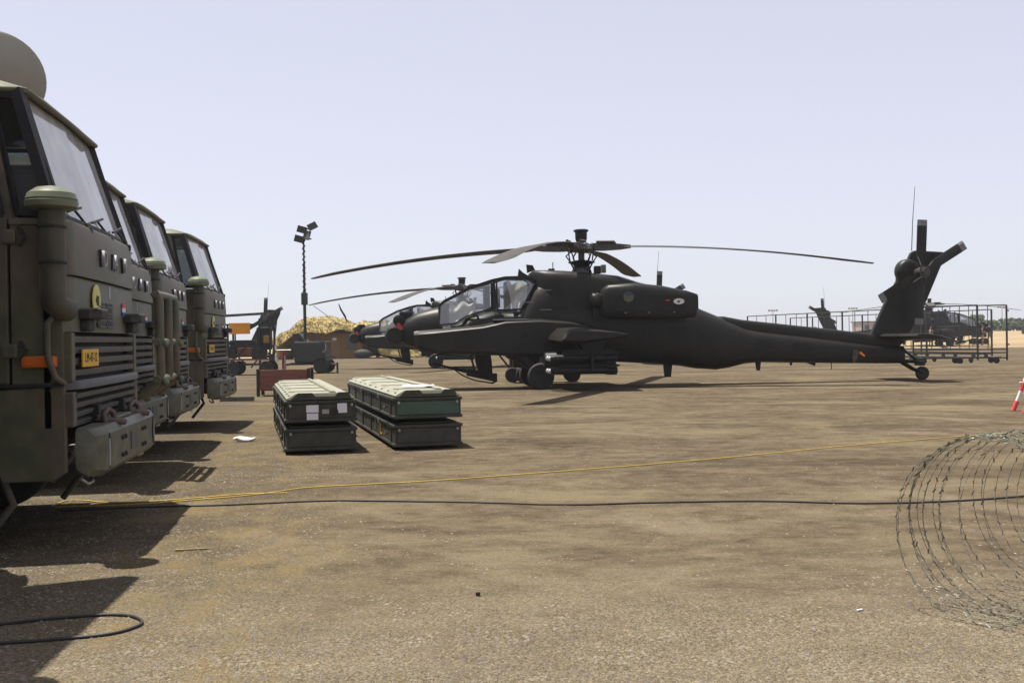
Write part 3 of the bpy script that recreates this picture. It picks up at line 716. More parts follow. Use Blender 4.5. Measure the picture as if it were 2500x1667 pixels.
PSI = R(5.4)
heli = make_helicopter()
heli.location = (1.86, 27.5, 0); heli.rotation_euler = (0, 0, PSI)
heli['label'] = 'nearest dark olive attack helicopter in the middle, its whole side in view'
heli['group'] = 'attack helicopters on the apron'
h2 = copy_tree(heli); h2.location = (-2.26, 48.0, 0); h2.rotation_euler = (0, 0, R(4))
h2['label'] = 'second attack helicopter, its nose and canopy showing behind the nearest helicopter'
h3 = copy_tree(heli); h3.location = (-25.6, 70.5, 0); h3.rotation_euler = (0, 0, R(2))
h3['label'] = 'attack helicopter at far left of which only the tail rises behind the row of trucks'
h4 = copy_tree(heli); h4.location = (35.6, 89, 0); h4.rotation_euler = (0, 0, R(183))
h4['label'] = 'distant attack helicopter with nose to the right, behind the steel cages'

# tie-down ropes on the second helicopter's blade
o = rod('tie_down_rope', [(-9.15, 48.3, 2.95), (-7.7, 48.0, 1.9)], 0.018, 'steel')
label(o, 'thin rope tying the blade tip of the second helicopter to its nose', 'rope')
o = MB().tube([(-8.0, 48.4, 3.02), (-7.9, 48.4, 2.75), (-7.72, 48.4, 2.45), (-7.62, 48.4, 2.18)], [0.02, 0.04, 0.045, 0.015], 8).build('blade_strap', 'heli_dark', smooth=60)
label(o, 'dark strap hanging from the left blade of the second helicopter', 'strap')

# ------------------------------------------------------------------ trucks (local x forward, y away from camera, z up)
def make_truck():
    t = thing('army_truck', '', 'truck')
    W = 1.075
    arch = [(-1.05 + 0.62 * math.cos(R(a)), 0.50 + 0.56 * math.sin(R(a))) for a in range(10, 171, 16)]
    lower = [(-0.02, 0.80), (-0.02, 0.50), (-0.10, 0.45), (-0.40, 0.45)] + arch + [(-1.86, 0.55), (-1.86, 1.05)] + [(-0.02, 1.05)]
    upper = [(-0.02, 1.07), (-1.86, 1.07), (-1.86, 2.10), (-0.04, 2.10)]
    for sgn in (-1, 1):
        MB().prism(lower, 0.06, XZ(sgn * (W - 0.03))).build('lower_side_panel', 'truck', t, bevel=0.008)
        MB().prism([(-0.02, 1.056), (-0.33, 1.056), (-0.33, 2.10), (-0.03, 2.10)], 0.06, XZ(sgn * (W - 0.03))).build('front_side_panel', 'truck', t, bevel=0.01)
        door = MB().prism([(-0.345, 1.062), (-1.56, 1.062), (-1.56, 2.10), (-0.345, 2.10)], 0.06, XZ(sgn * (W - 0.03))).build('door', 'truck', t, bevel=0.01)
        bx('door_handle', (-1.38, sgn * (W + 0.02), 1.86), (0.16, 0.04, 0.03), 'black', door)
        for z in (1.98, 1.27):
            bx('hinge', (-0.33, sgn * (W + 0.015), z), (0.09, 0.05, 0.09), 'truck', door, 0.015)
            rod('hinge_pin', [(-0.27, sgn * (W + 0.03), z - 0.06), (-0.23, sgn * (W + 0.03), z), (-0.27, sgn * (W + 0.03), z + 0.06)], 0.012, 'truck_dark', door)
        rod('door_rail', [(-1.5, sgn * (W + 0.02), 1.995), (-0.36, sgn * (W + 0.02), 1.995)], 0.010, 'grille', door)
        bx('rear_side_panel', (-1.71, sgn * (W - 0.03), 1.58), (0.29, 0.06, 1.04), 'truck', t, 0.01)
        # window band: pillars, quarter light, door window
        yb = sgn * (W - 0.04); yt = sgn * (W - 0.10)
        bar('front_pillar', (-0.06, yb, 2.08), (-0.30, yt, 2.92), 0.07, 0.07, 'seal', t)
        bar('quarter_pillar', (-0.33, yb, 2.08), (-0.49, yt, 2.92), 0.06, 0.06, 'truck', t)
        bar('door_pillar', (-1.56, yb, 2.08), (-1.54, yt, 2.92), 0.06, 0.10, 'truck', t)
        bar('rear_pillar', (-1.83, yb, 2.08), (-1.80, yt, 2.92), 0.06, 0.10, 'truck', t)
        bx('rear_quarter_panel', (-1.69, sgn * (W - 0.07), 2.46), (0.2, 0.05, 0.86), 'truck', t)
        def glass(pts, nm):
            vs = [(x, yb + (yt - yb) * (z - 2.08) / 0.84, z) for x, z in pts]; n = len(vs)
            MB().add(vs + [(x, y - sgn * 0.008, z) for x, y, z in vs], [tuple(range(n)), tuple(range(n, 2 * n))[::-1]] + [(i, (i + 1) % n, n + (i + 1) % n, n + i) for i in range(n)]).build(nm, 'side_glass', t)
        q = [(-0.10, 2.14), (-0.29, 2.88), (-0.45, 2.89), (-0.30, 2.14)]
        glass(q, 'quarter_light')
        glass([(-0.37, 2.12), (-0.54, 2.88), (-1.50, 2.88), (-1.52, 2.12)], 'door_window')
        def sealed(pts, w=0.045):
            vs = [(x, yb + (yt - yb) * (z - 2.08) / 0.84 + sgn * 0.012, z) for x, z in pts]
            for i in range(len(vs)):
                bar('window_seal', vs[i], vs[(i + 1) % len(vs)], 0.02, w, 'seal', t)
        sealed(q); sealed([(-0.37, 2.12), (-0.54, 2.88), (-1.50, 2.88), (-1.52, 2.12)], 0.035)
        bx('sill_rail', (-0.20, sgn * (W + 0.005), 2.07), (0.26, 0.03, 0.03), 'truck_green', t, 0.006)
        bx('marker_lamp', (-0.16, sgn * (W + 0.02), 1.20), (0.21, 0.05, 0.075), 'amber', t, 0.02)
        bx('step', (-0.95, sgn * (W - 0.02), 0.46), (1.0, 0.16, 0.05), 'steel', t, 0.01)
        bx('side_moulding', (-0.95, sgn * (W + 0.006), 1.05), (1.86, 0.02, 0.018), 'black', t)
        wheel(t, (-1.05, sgn * 0.88, 0.50), 0.50, 0.30, 'front_wheel')
        wheel(t, (-4.3, sgn * 0.88, 0.50), 0.50, 0.30, 'rear_wheel')
        rod('mud_flap_stay', [(-0.42, sgn * (W - 0.1), 0.46), (-0.36, sgn * (W - 0.1), 0.30), (-0.55, sgn * (W - 0.1), 0.06)], 0.025, 'rim', t)
    # front: upper panel with rounded corners (extruded plan)
    def front_panel(name, z0, z1, x, m, inset=0.0, tilt=0.0):
        plan = [(-0.10, -W), (-0.03, -W + 0.015), (x - 0.02, -W + 0.07), (x, -W + 0.13), (x + 0.015, 0), (x, W - 0.13), (x - 0.02, W - 0.07), (-0.03, W - 0.015), (-0.10, W)]
        back = [(-0.14, W), (-0.14, -W)]
        ring = lambda z, s: [(px - s, py, z) for px, py in plan] + [(px, py, z) for px, py in back]
        return MB().loft([ring(z0, 0), ring(z1 - 0.02, tilt), ring(z1, tilt + 0.012)]).build(name, m, t, smooth=40)
    front_panel('upper_front_panel', 1.748, 2.10, 0.035, 'truck', tilt=0.02)
    front_panel('middle_front_panel', 1.385, 1.742, 0.02, 'truck')
    front_panel('grille_backing', 1.07, 1.38, -0.05, 'truck_dark')
    front_panel('front_ledge', 1.02, 1.075, 0.06, 'grille')
    front_panel('lower_grille_backing', 0.78, 1.018, -0.04, 'truck_dark')
    for k in range(4):
        z = 1.345 - 0.072 * k
        MB().prism([(-0.05, z - 0.024), (0.012, z - 0.028), (0.02, z + 0.012), (-0.05, z + 0.024)], 2.0, XZ(0)).build('grille_slat', 'grille', t, bevel=0.004)
    for k in range(4):
        z = 0.985 - 0.062 * k
        MB().prism([(-0.04, z - 0.02), (0.035 - 0.012 * k, z - 0.024), (0.045 - 0.012 * k, z + 0.008), (-0.04, z + 0.02)], 2.0, XZ(0)).build('lower_grille_slat', 'grille', t, bevel=0.004)
    for y in (-1.02, 1.02):
        bx('grille_cheek', (-0.01, y, 1.225), (0.07, 0.09, 0.31), 'truck', t, 0.01)
        bx('lower_grille_cheek', (-0.005, y, 0.895), (0.07, 0.09, 0.22), 'truck', t, 0.01)
    for c in range(2):
        for r in range(4):
            bx('vent_slot', (0.033, -0.28 + 0.27 * c, 1.585 - 0.047 * r), (0.012, 0.22, 0.022), 'black', t)
            bx('vent_lip', (0.040, -0.28 + 0.27 * c, 1.567 - 0.047 * r), (0.022, 0.23, 0.012), 'grille', t)
    # lettering
    rotf = T(0.058, 0, 1.90) @ Matrix(((0, 0, 1, 0), (1, 0, 0, 0), (0, 1, 0, 0), (0, 0, 0, 1)))
    for ch, y in (('D', -0.25), ('A', 0.11), ('F', 0.48)):
        text_mesh('letter', ch, 0.16, 'chrome', t, T(0, y, 0) @ rotf, 0.014)
        text_mesh('letter_black_side', ch, 0.175, 'black', t, T(-0.016, y - 0.006, 0) @ rotf, 0.010)  # black sides of the raised letter, a slightly larger copy behind it
    d = MB().lathe([(0.02, -0.004), (0.115, -0.004), (0.115, 0.004), (0.02, 0.004)], T(0.043, -0.44, 1.60) @ ALONG_X, 24).build('class_disc', 'sign_yellow', t)
    text_mesh('class_number', '40', 0.10, 'black', d, T(0.050, -0.44, 1.60) @ Matrix(((0, 0, 1, 0), (1, 0, 0, 0), (0, 1, 0, 0), (0, 0, 0, 1))), 0.001)
    for k, m in enumerate(('barrier_red', 'white', 'blue')):
        bx('flag_stripe', (0.036, 0.52, 1.60 - 0.034 * k), (0.008, 0.10, 0.033), m, t)
    bx('data_plate', (0.034, 0.02, 1.68), (0.006, 0.05, 0.09), 'chrome', t)
    p = bx('number_plate', (0.045, -0.66, 1.215), (0.012, 0.44, 0.115), 'plate', t, 0.003)
    text_mesh('plate_number', 'LM-47-12', 0.088, 'black', p, T(0.0522, -0.66, 1.215) @ Matrix(((0, 0, 1, 0), (1, 0, 0, 0), (0, 1, 0, 0), (0, 0, 0, 1))), 0.001)
    for s in (-1, 1):
        l_ = MB().loft([[(x, s * 0.70 + y, z) for x, y in ((0.0, -0.17), (0.09, -0.17), (0.15, -0.08), (0.15, 0.08), (0.09, 0.17), (0.0, 0.17))] for z in (1.47, 1.53)]).build('lamp_hood', 'truck_dark', t, bevel=0.01)
        bx('hood_trim', (0.07, s * 0.70, 1.535), (0.14, 0.30, 0.012), 'cap', l_, 0.004)
        bx('turn_lamp', (0.045, s * 0.74, 1.43), (0.07, 0.18, 0.08), 'truck_dark', t, 0.02)
    # windscreen
    A, B = (-0.05, 2.11), (-0.30, 2.92); y0, y1 = W - 0.06, W - 0.14
    quad = [(A[0], -y0, A[1]), (A[0] + 0.03, 0, A[1]), (A[0], y0, A[1]), (B[0], y1, B[1]), (B[0] + 0.03, 0, B[1]), (B[0], -y1, B[1])]
    sh = [(x - 0.01, y, z) for x, y, z in quad]
    n = 6
    MB().add(quad + sh, [(0, 1, 4, 5), (1, 2, 3, 4), (11, 10, 7, 6), (10, 9, 8, 7)] + [(i, (i + 1) % n, n + (i + 1) % n, n + i) for i in range(n)]).build('windscreen', 'windscreen', t)
    for i, j, w in ((0, 1, 0.05), (1, 2, 0.05), (2, 3, 0.045), (3, 4, 0.03), (4, 5, 0.03), (5, 0, 0.045)):
        bar('windscreen_seal', Vector(quad[i]) + Vector((0.012, 0, 0)), Vector(quad[j]) + Vector((0.012, 0, 0)), 0.03, w, 'seal', t)
    for y in (-0.72, -0.05, 0.62):
        wp = rod('wiper_arm', [(0.0, y + 0.28, 2.10), (-0.02, y + 0.18, 2.15), (-0.035, y + 0.02, 2.20)], 0.009, 'black', t)
        bar('wiper_blade', (-0.010, y - 0.24, 2.155), (-0.035, y + 0.22, 2.235), 0.012, 0.016, 'black', wp)
        bx('wiper_pivot', (0.0, y + 0.28, 2.085), (0.05, 0.06, 0.05), 'black', wp, 0.01)
    # roof with visor lip
    rr = []
    for x, zt, w in ((-0.235, 2.93, W - 0.13), (-0.26, 2.965, W - 0.09), (-0.46, 3.02, W - 0.08), (-1.0, 3.06, W - 0.08), (-1.7, 3.03, W - 0.08), (-1.88, 2.98, W - 0.09)):
        rr.append([(x, -w, 2.905), (x, -w - 0.01, 2.93), (x, -w + 0.06, zt - 0.02), (x, -w * 0.5, zt), (x, w * 0.5, zt), (x, w - 0.06, zt - 0.02), (x, w + 0.01, 2.93), (x, w, 2.905)])
    MB().loft(rr).build('roof', 'truck', t, smooth=40)
    rod('roof_gutter', [(-1.88, -W + 0.06, 2.925), (-0.28, -W + 0.08, 2.918), (-0.24, -W + 0.14, 2.915), (-0.23, 0, 2.915), (-0.24, W - 0.14, 2.915), (-0.28, W - 0.08, 2.918), (-1.88, W - 0.06, 2.925)], 0.018, 'truck', t)
    rod('whip_aerial', [(-1.75, -0.5, 2.9), (-1.78, -0.52, 3.7)], 0.006, 'black', t)
    # cab interior
    bx('cab_floor', (-0.95, 0, 1.12), (1.8, 2.0, 0.06), 'truck_dark', t)
    bx('cab_rear_wall', (-1.84, 0, 1.75), (0.05, 2.05, 1.3), 'truck', t)
    bx('cab_rear_wall_top', (-1.84, 0, 2.72), (0.05, 1.9, 0.28), 'truck', t)
    bx('dashboard', (-0.24, 0, 1.95), (0.35, 1.9, 0.2), 'seat_dark', t, 0.03)
    for y in (-0.55, 0.55):
        s_ = bx('seat', (-1.35, y, 1.6), (0.5, 0.5, 0.16), 'seat_dark', t, 0.04)
        bx('seat_back', (-1.6, y, 2.05), (0.14, 0.48, 0.8), 'seat_dark', s_, 0.04)
    MB().tube([(-0.62 + 0.10 * math.sin(R(a)), -0.5 + 0.24 * math.cos(R(a)), 2.16 + 0.20 * math.sin(R(a))) for a in range(0, 360, 20)], 0.014, 6, closed=True).build('steering_wheel', 'black', t, smooth=60)
    # snorkel intake on the near front corner
    sn = MB().tube([(-0.05, -W - 0.11, 2.18), (-0.05, -W - 0.11, 1.64), (-0.05, -W - 0.10, 1.57), (-0.02, -W - 0.05, 1.53), (0.0, -W + 0.03, 1.52)], [0.078, 0.078, 0.080, 0.078, 0.07], 16).build('snorkel', 'snorkel', t, smooth=50)
    MB().lathe([(0.12, 2.14), (0.152, 2.15), (0.156, 2.185), (0.148, 2.19), (0.152, 2.20), (0.140, 2.235), (0.09, 2.27), (0.01, 2.285)], T(-0.05, -W - 0.11, 0), 24).build('snorkel_cap', 'cap', sn, smooth=35)
    MB().lathe([(0.083, 2.02), (0.086, 2.03), (0.083, 2.04)], T(-0.05, -W - 0.11, 0), 16).build('clamp_band', 'truck_dark', sn)
    MB().lathe([(0.083, 1.80), (0.086, 1.81), (0.083, 1.82)], T(-0.05, -W - 0.11, 0), 16).build('clamp_band', 'truck_dark', sn)
    for s in (-1, 1):
        rod('grab_handle', [(0.02, s * (W - 0.02), 1.50), (-0.05, s * (W + 0.05), 1.50), (-0.10, s * (W + 0.06), 1.44), (-0.10, s * (W + 0.06), 1.22), (-0.06, s * (W + 0.05), 1.10), (-0.02, s * (W - 0.01), 1.06)], 0.020, 'truck', t)
    # bumper
    bmp = MB().loft([[(0.02, y, za + 0.02), (0.15 - c, y, za), (0.19 - c, y, za + 0.04), (0.19 - c, y, zb - 0.05), (0.15 - c, y, zb), (0.02, y, zb)] for y, za, zb, c in
                     ((-1.00, 0.50, 0.74, 0.11), (-0.97, 0.46, 0.765, 0.06), (-0.88, 0.45, 0.77, 0.0), (0.88, 0.45, 0.77, 0.0), (0.97, 0.46, 0.765, 0.06), (1.00, 0.50, 0.74, 0.11))]).build('bumper', 'truck_green', t, smooth=30)
    for s in (-1, 1):
        MB().prism([(s * (0.83 - 0.06 * math.sin(R(a))), 0.61 + 0.115 * math.cos(R(a))) for a in range(0, 181, 20)] , 0.01, YZ(0.191)).build('lamp_recess', 'black', bmp)
        MB().prism([(s * (0.838 - 0.028 * math.sin(R(a))), 0.60 + 0.09 * math.cos(R(a))) for a in range(0, 181, 20)], 0.008, YZ(0.195)).build('headlamp', 'glassy', bmp)
        for a in (-0.07, 0.07):
            for b in (-0.06, 0.06):
                MB().lathe([(0.004, 0.012), (0.014, 0.010), (0.016, -0.005)], T(0.198, s * 0.37 + a * 0.7, 0.60 + b) @ ALONG_X, 8).build('bolt', 'truck_dark', bmp)
        sk = MB().tube([(0.10, s * 0.45 - 0.05, 0.77), (0.09, s * 0.45 - 0.055, 0.83), (0.11, s * 0.45, 0.86), (0.13, s * 0.45 + 0.055, 0.83), (0.14, s * 0.45 + 0.05, 0.77)], 0.018, 8).build('tow_shackle', 'shackle', bmp, smooth=60)
        rod('shackle_pin', [(0.04, s * 0.45 - 0.05, 0.80), (0.20, s * 0.45 + 0.10, 0.76)], 0.022, 'shackle', bmp)
        rod('towing_eye_rod', [(0.05, s * 0.72, 0.44), (0.08, s * 0.80, 0.41), (0.08, s * 0.95, 0.41), (0.05, s * 1.0, 0.45)], 0.012, 'steel', bmp)
    bx('tow_plate', (0.193, 0, 0.61), (0.012, 0.22, 0.13), 'grille', bmp, 0.003)
    bx('bumper_step', (0.08, 0, 0.785), (0.10, 0.5, 0.02), 'cap', bmp, 0.006)
    # chassis and low dropside bed
    for s in (-1, 1):
        bx('chassis_rail', (-2.9, s * 0.42, 0.78), (5.9, 0.09, 0.22), 'truck_dark', t)
    bx('front_axle', (-1.05, 0, 0.50), (0.14, 1.6, 0.14), 'truck_dark', t)
    bx('rear_axle', (-4.3, 0, 0.50), (0.14, 1.6, 0.14), 'truck_dark', t)
    bx('radiator_block', (-0.6, 0, 0.85), (0.8, 0.9, 0.5), 'truck_dark', t)
    bed = bx('bed_floor', (-4.0, 0, 1.18), (4.1, 2.2, 0.10), 'truck', t)
    for s in (-1, 1):
        for k in range(3):
            bx('side_board', (-4.0, s * 1.10, 1.34 + 0.2 * k), (4.1, 0.05, 0.19), 'truck', bed)
    for k in range(3):
        bx('head_board', (-1.98, 0, 1.34 + 0.2 * k), (0.05, 2.15, 0.19), 'truck', bed)
        bx('tail_board', (-6.03, 0, 1.34 + 0.2 * k), (0.05, 2.15, 0.19), 'truck', bed)
    return t

t1 = make_truck()
TY = R(9.5)
t1.location = (-2.97, 7.62, 0); t1.rotation_euler = (0, 0, TY)
t1['label'] = 'nearest army truck at the left edge, with pale windscreen and mushroom-capped snorkel'
t1['group'] = 'army trucks parked side by side'
def put_truck(x, y, rz, text):
    c = copy_tree(t1); c.location = (x, y, 0); c.rotation_euler = (0, 0, rz); c['label'] = text
    return c
t2 = put_truck(-3.82, 10.55, TY, 'second army truck in the row, the one with a tubular bull bar on its front')
t3 = put_truck(-4.22, 13.05, TY, 'third army truck in the row, with snorkel, between the bull-bar truck and the last one')
t4 = put_truck(-4.68, 16.5, R(7), 'last and farthest army truck in the row with dark side and amber lamp')
t0 = put_truck(-2.92, 5.28, R(26), 'army truck outside the left edge that throws the nearest shadow on the gravel')

# unseen load and rack, added above the off-frame truck to shape its shadow
for y in (-0.85, 0.85):
    bar('shadow_caster_rail', (-1.8, y, 3.43), (-0.4, y, 3.43), 0.05, 0.05, 'truck_dark', t0)
    for x in (-1.7, -0.4):
        bar('shadow_caster_post', (x, y, 2.95), (x, y, 3.43), 0.05, 0.05, 'truck_dark', t0)
MB().prism([(-1.85, -0.95), (-0.35, -0.95), (0.32, 0.95), (-1.85, 0.95)], 0.40, T(0, 0, 3.66)).build('shadow_caster_load', 'truck', t0, bevel=0.05)

# bull bar on the second truck
bb = t2
for y in (-0.55, -0.02, 0.45):
    pts = [(0.16, y, 0.80), (0.30, y, 0.92), (0.34, y, 1.0), (0.34, y, 1.72), (0.30, y, 1.80)]
    rod('bull_bar_upright', pts, 0.045, 'truck', bb, 12)
for z in (1.78, 1.32, 0.96):
    rod('bull_bar_rail', [(0.32, -0.62, z), (0.33, 0, z), (0.32, 0.56, z)], 0.035, 'truck_green', bb, 12)
for y in (-0.55, 0.45):
    for z in (1.30, 0.93):
        MB().sphere((0.39, y, z), 0.035, 8, 6).build('bar_bolt', 'cap', bb, smooth=180)

# satellite dish on a mast fixed to the second truck's bed
dsh = thing('satellite_dish', 'large grey-beige satellite dish standing above the roof of the nearest truck', 'dish', (-4.97, 10.1, 1.2))
prof = [(0.02, -0.16), (0.25, -0.135), (0.45, -0.07), (0.60, 0.01), (0.67, 0.06), (0.68, 0.075), (0.655, 0.07), (0.58, 0.03), (0.43, -0.04), (0.25, -0.105), (0.02, -0.13)]
dm = T(0, 0, 2.67) @ Matrix.Rotation(R(20), 4, 'Z') @ Matrix.Rotation(R(-62), 4, 'X')
MB().lathe([(r * 0.69, z * 0.69) for r, z in prof], dm, 40).build('reflector', 'dish', dsh, smooth=60)
rod('dish_mast', [(0, 0, 0), (0, 0, 2.5), (0, -0.1, 2.70)], 0.05, 'truck_dark', dsh)
rod('feed_arm', [dm @ Vector((0, -0.42, 0)), dm @ Vector((0, -0.18, 0.34)), dm @ Vector((0, 0, 0.38))], 0.015, 'truck_dark', dsh)

# ------------------------------------------------------------------ long crates
def crate(name, loc, rz, L, Wd, H, lidded, text, front='crate', group='long equipment crates'):
    t = thing(name, text, 'crate', loc, rz, group)
    body = bx('body', (0, L / 2, H / 2), (Wd, L, H - 0.02), 'crate', t, 0.012)
    for z in (0.03, H - 0.03):
        MB().box((0, L / 2, z), (Wd + 0.03, L + 0.03, 0.035)).build('rim_band', 'crate', t, bevel=0.006)
    bx('front_panel', (0, -0.006, H / 2), (Wd - 0.06, 0.02, H - 0.12), front, t, 0.004)
    for s in (-1, 1):
        n = 6
        for k in range(n):
            y = 0.25 + (L - 0.5) * k / (n - 1)
            bx('side_rib', (s * (Wd / 2 + 0.008), y, H / 2), (0.016, 0.05, H - 0.08), 'crate', t)
            bx('latch', (s * (Wd / 2 + 0.015), y + 0.12, H - 0.05), (0.02, 0.05, 0.06), 'steel' if k % 2 else 'crate', t, 0.004)
        bx('corner_bolt', (s * (Wd / 2 - 0.05), -0.02, H - 0.07), (0.03, 0.02, 0.03), 'steel', t, 0.006)
        rod('carry_handle', [(s * (Wd / 2 + 0.02), 0.4, H * 0.55), (s * (Wd / 2 + 0.05), 0.42, H * 0.45), (s * (Wd / 2 + 0.05), 0.58, H * 0.45), (s * (Wd / 2 + 0.02), 0.6, H * 0.55)], 0.008, 'truck_dark', t)
    if lidded:
        hw = Wd / 2
        # lid with raised chamfered field and two stepped ridges
        MB().loft([[(-hw + 0.01, y0, H), (hw - 0.01, y0, H), (hw - 0.01, y0, H + 0.015), (hw - 0.10, y1, H + 0.075), (-hw + 0.12, y1, H + 0.075), (-hw + 0.01, y0, H + 0.015)] for y0, y1 in ((0.0, 0.02), (L, L - 0.02))]).build('lid', 'lid', t, bevel=0.006)
        bx('lid_ridge', (0.14, L / 2, H + 0.083), (0.03, L - 0.1, 0.018), 'lid', t, 0.005)
        bx('lid_strip', (0.14, L / 2, H + 0.078), (0.07, L - 0.08, 0.012), 'crate_edge', t)
        for k in range(5):
            bx('lid_cross_rib', (-0.12, 0.4 + (L - 0.8) * k / 4, H + 0.079), (0.46, 0.03, 0.010), 'lid', t, 0.003)
        MB().prism([(-hw + 0.14, 0), (-hw + 0.06, -0.07), (hw - 0.05, -0.07), (hw - 0.08, 0), (0.2, 0), (0.16, -0.045), (-0.06, -0.045), (-0.10, 0.0)], 0.015, T(0, -0.004, H + 0.078) @ XZ(0)).build('lid_front_lip', 'crate', t)
        for s in (-1, 1):
            for k in range(9):
                MB().lathe([(0.004, 0.012), (0.014, 0.008), (0.016, 0)], T(s * (hw - 0.045), 0.2 + (L - 0.4) * k / 8, H + 0.036), 8).build('lid_bolt', 'crate', t)
    return t
M['crate_edge'] = mat('crate_lid_seam', (0.12, 0.115, 0.08), 0.7, 0.2, 6)
P1, Q1 = (-2.61 + 0.39, 12.08), R(14.5)
P2 = (-1.41 + 0.40, 12.40)
def off(p, rz, dx, dy): return (p[0] + dx * math.cos(rz) - dy * math.sin(rz), p[1] + dx * math.sin(rz) + dy * math.cos(rz))
b1 = crate('equipment_crate', (*P1, 0.03), Q1, 4.55, 0.80, 0.28, False, 'dark olive crate at the bottom of the left stack')
c1 = crate('equipment_crate', (*off(P1, Q1, 0, 0.0), 0.36), Q1, 4.5, 0.80, 0.27, True, 'crate on top of the left stack with paper labels and pale lid')
b2 = crate('equipment_crate', (*P2, 0.03), R(15), 5.15, 0.80, 0.28, False, 'dark crate at the bottom of the right stack')
c2 = crate('equipment_crate', (*off(P2, R(15), 0, 0.0), 0.36), R(15), 5.1, 0.80, 0.27, True, 'crate on top of the right stack with a plain green end panel', 'crate_green')
for cr, (L) in ((b1, 4.55), (b2, 5.15)):
    for y in (0.5, L / 2, L - 0.5):
        bx('skid', (0, y, -0.012), (0.7, 0.12, 0.036), 'truck_dark', cr)
        bx('spacer_block', (0, y, 0.305), (0.6, 0.14, 0.052), 'truck_dark', cr)
    bx('rim_shelf', (0, L / 2, 0.285), (0.70, L - 0.1, 0.012), 'crate', cr)
bx('paper_label', (-0.10, -0.022, 0.165), (0.14, 0.008, 0.085), 'paper', c1)
bx('paper_label', (-0.10, -0.022, 0.075), (0.13, 0.008, 0.075), 'paper', c1)
bx('paper_label', (0.24, -0.022, 0.165), (0.11, 0.008, 0.11), 'paper', c1)
bx('data_plate', (0.05, -0.022, 0.13), (0.08, 0.008, 0.05), 'steel', c1)
MB().lathe([(0.045, 0), (0.05, 0.012), (0.038, 0.014), (0.036, 0.004)], T(0.145, -0.016, 0.125) @ ALONG_Y, 20).build('pressure_valve', 'truck_dark', c1)
bx('paint_mark', (-0.412, 1.15, 0.14), (0.006, 0.035, 0.13), 'plate', b2)
bx('paint_mark', (-0.412, 1.07, 0.085), (0.006, 0.09, 0.025), 'plate', b2)
bx('paint_mark', (-0.412, 1.65, 0.16), (0.006, 0.03, 0.12), 'steel', b2)
# pale sheet lying on the right stack
mb = MB(); random.seed(5)
U, V = 8, 5
for j in range(V + 1):
    for i in range(U + 1):
        mb.v.append((-0.2 + 0.4 * i / U, -0.13 + 0.26 * j / V + 0.02 * math.sin(i), 0.008 + 0.022 * abs(noise.noise(Vector((i * 0.7, j * 0.8, 1))))))
for j in range(V):
    for i in range(U):
        a = j * (U + 1) + i; mb.f.append((a, a + 1, a + U + 2, a + U + 1))
o = mb.build('plastic_sheet', 'white', smooth=180)
o.location = (*off(P2, R(15), -0.02, 0.55), 0.725); o.rotation_euler = (0, 0, R(10))
label(o, 'crumpled white plastic sheet lying on the lid of the right crate stack', 'sheet')

# ------------------------------------------------------------------ red wooden crate and jack behind the stacks
wc = thing('wooden_crate', 'red-brown open wooden crate behind the left crate stack', 'crate', (-5.52, 25.4, 0), R(4))
for k in range(3):
    bx('plank', (0, -0.33, 0.24 + 0.155 * k), (1.16, 0.03, 0.15), 'wood_red', wc, 0.004)
    bx('plank', (0, 0.33, 0.24 + 0.155 * k), (1.16, 0.03, 0.15), 'wood_red', wc, 0.004)
    for s in (-1, 1):
        bx('plank', (s * 0.565, 0, 0.24 + 0.155 * k), (0.03, 0.62, 0.15), 'wood_red', wc, 0.004)
for s in (-1, 1):
    for q in (-1, 1):
        bx('corner_post', (s * 0.60, q * 0.33, 0.33), (0.07, 0.08, 0.66), 'truck_dark', wc)
bx('bottom_board', (0, 0, 0.15), (1.1, 0.62, 0.03), 'wood_red', wc)
jk = thing('hand_jack', 'red hand jack with a pale T handle standing behind the red crate', 'jack', (-5.75, 26.3, 0))
M['jack_red'] = mat('jack_red', (0.22, 0.03, 0.025), 0.5, 0.25, 8)
bx('foot', (0, 0, 0.06), (0.36, 0.36, 0.12), 'jack_red', jk, 0.02)
rod('column', [(0, 0, 0.1), (0, 0, 1.05)], 0.05, 'jack_red', jk)
rod('screw', [(0.04, -0.05, 0.55), (0.04, -0.05, 0.95)], 0.02, 'steel', jk)
rod('handle', [(-0.18, 0, 1.09), (0.18, 0, 1.09)], 0.018, 'steel', jk)
o = bar('steel_beam', (-6.5, 23.2, 0.05), (-5.75, 23.2, 0.05), 0.1, 0.1, 'rim'); label(o, 'short steel beam lying on the ground left of the red wooden crate', 'beam')

# ------------------------------------------------------------------ light tower trailer
lt = thing('light_tower', 'dark generator trailer with a tall mast of four floodlights', 'light tower', (-8.25, 43.0, 0))
bx('generator_body', (0.05, 0, 0.88), (1.25, 1.5, 0.84), 'tower', lt, 0.06)
bx('chassis', (0, 0, 0.40), (1.5, 1.3, 0.10), 'truck_dark', lt)
MB().prism([(-0.72, 1.62), (-0.42, 1.64), (-0.15, 1.28), (-0.30, 1.26), (-0.55, 1.38)], 0.9, XZ(0)).build('open_hatch', 'tower', lt)
for s in (-1, 1):
    wheel(lt, (0.52, s * 0.78, 0.30), 0.30, 0.20)
    bx('mudguard', (0.52, s * 0.78, 0.64), (0.66, 0.24, 0.04), 'tower', lt)
rod('outrigger', [(0.55, -0.6, 0.36), (1.15, -0.6, 0.36)], 0.04, 'truck_dark', lt)
bx('outrigger_leg', (1.15, -0.6, 0.22), (0.07, 0.07, 0.44), 'truck_dark', lt)
rod('drawbar', [(-0.7, 0, 0.40), (-1.2, 0, 0.36)], 0.05, 'truck_dark', lt)
bx('drawbar_leg', (-1.1, 0, 0.18), (0.08, 0.08, 0.36), 'truck_dark', lt)
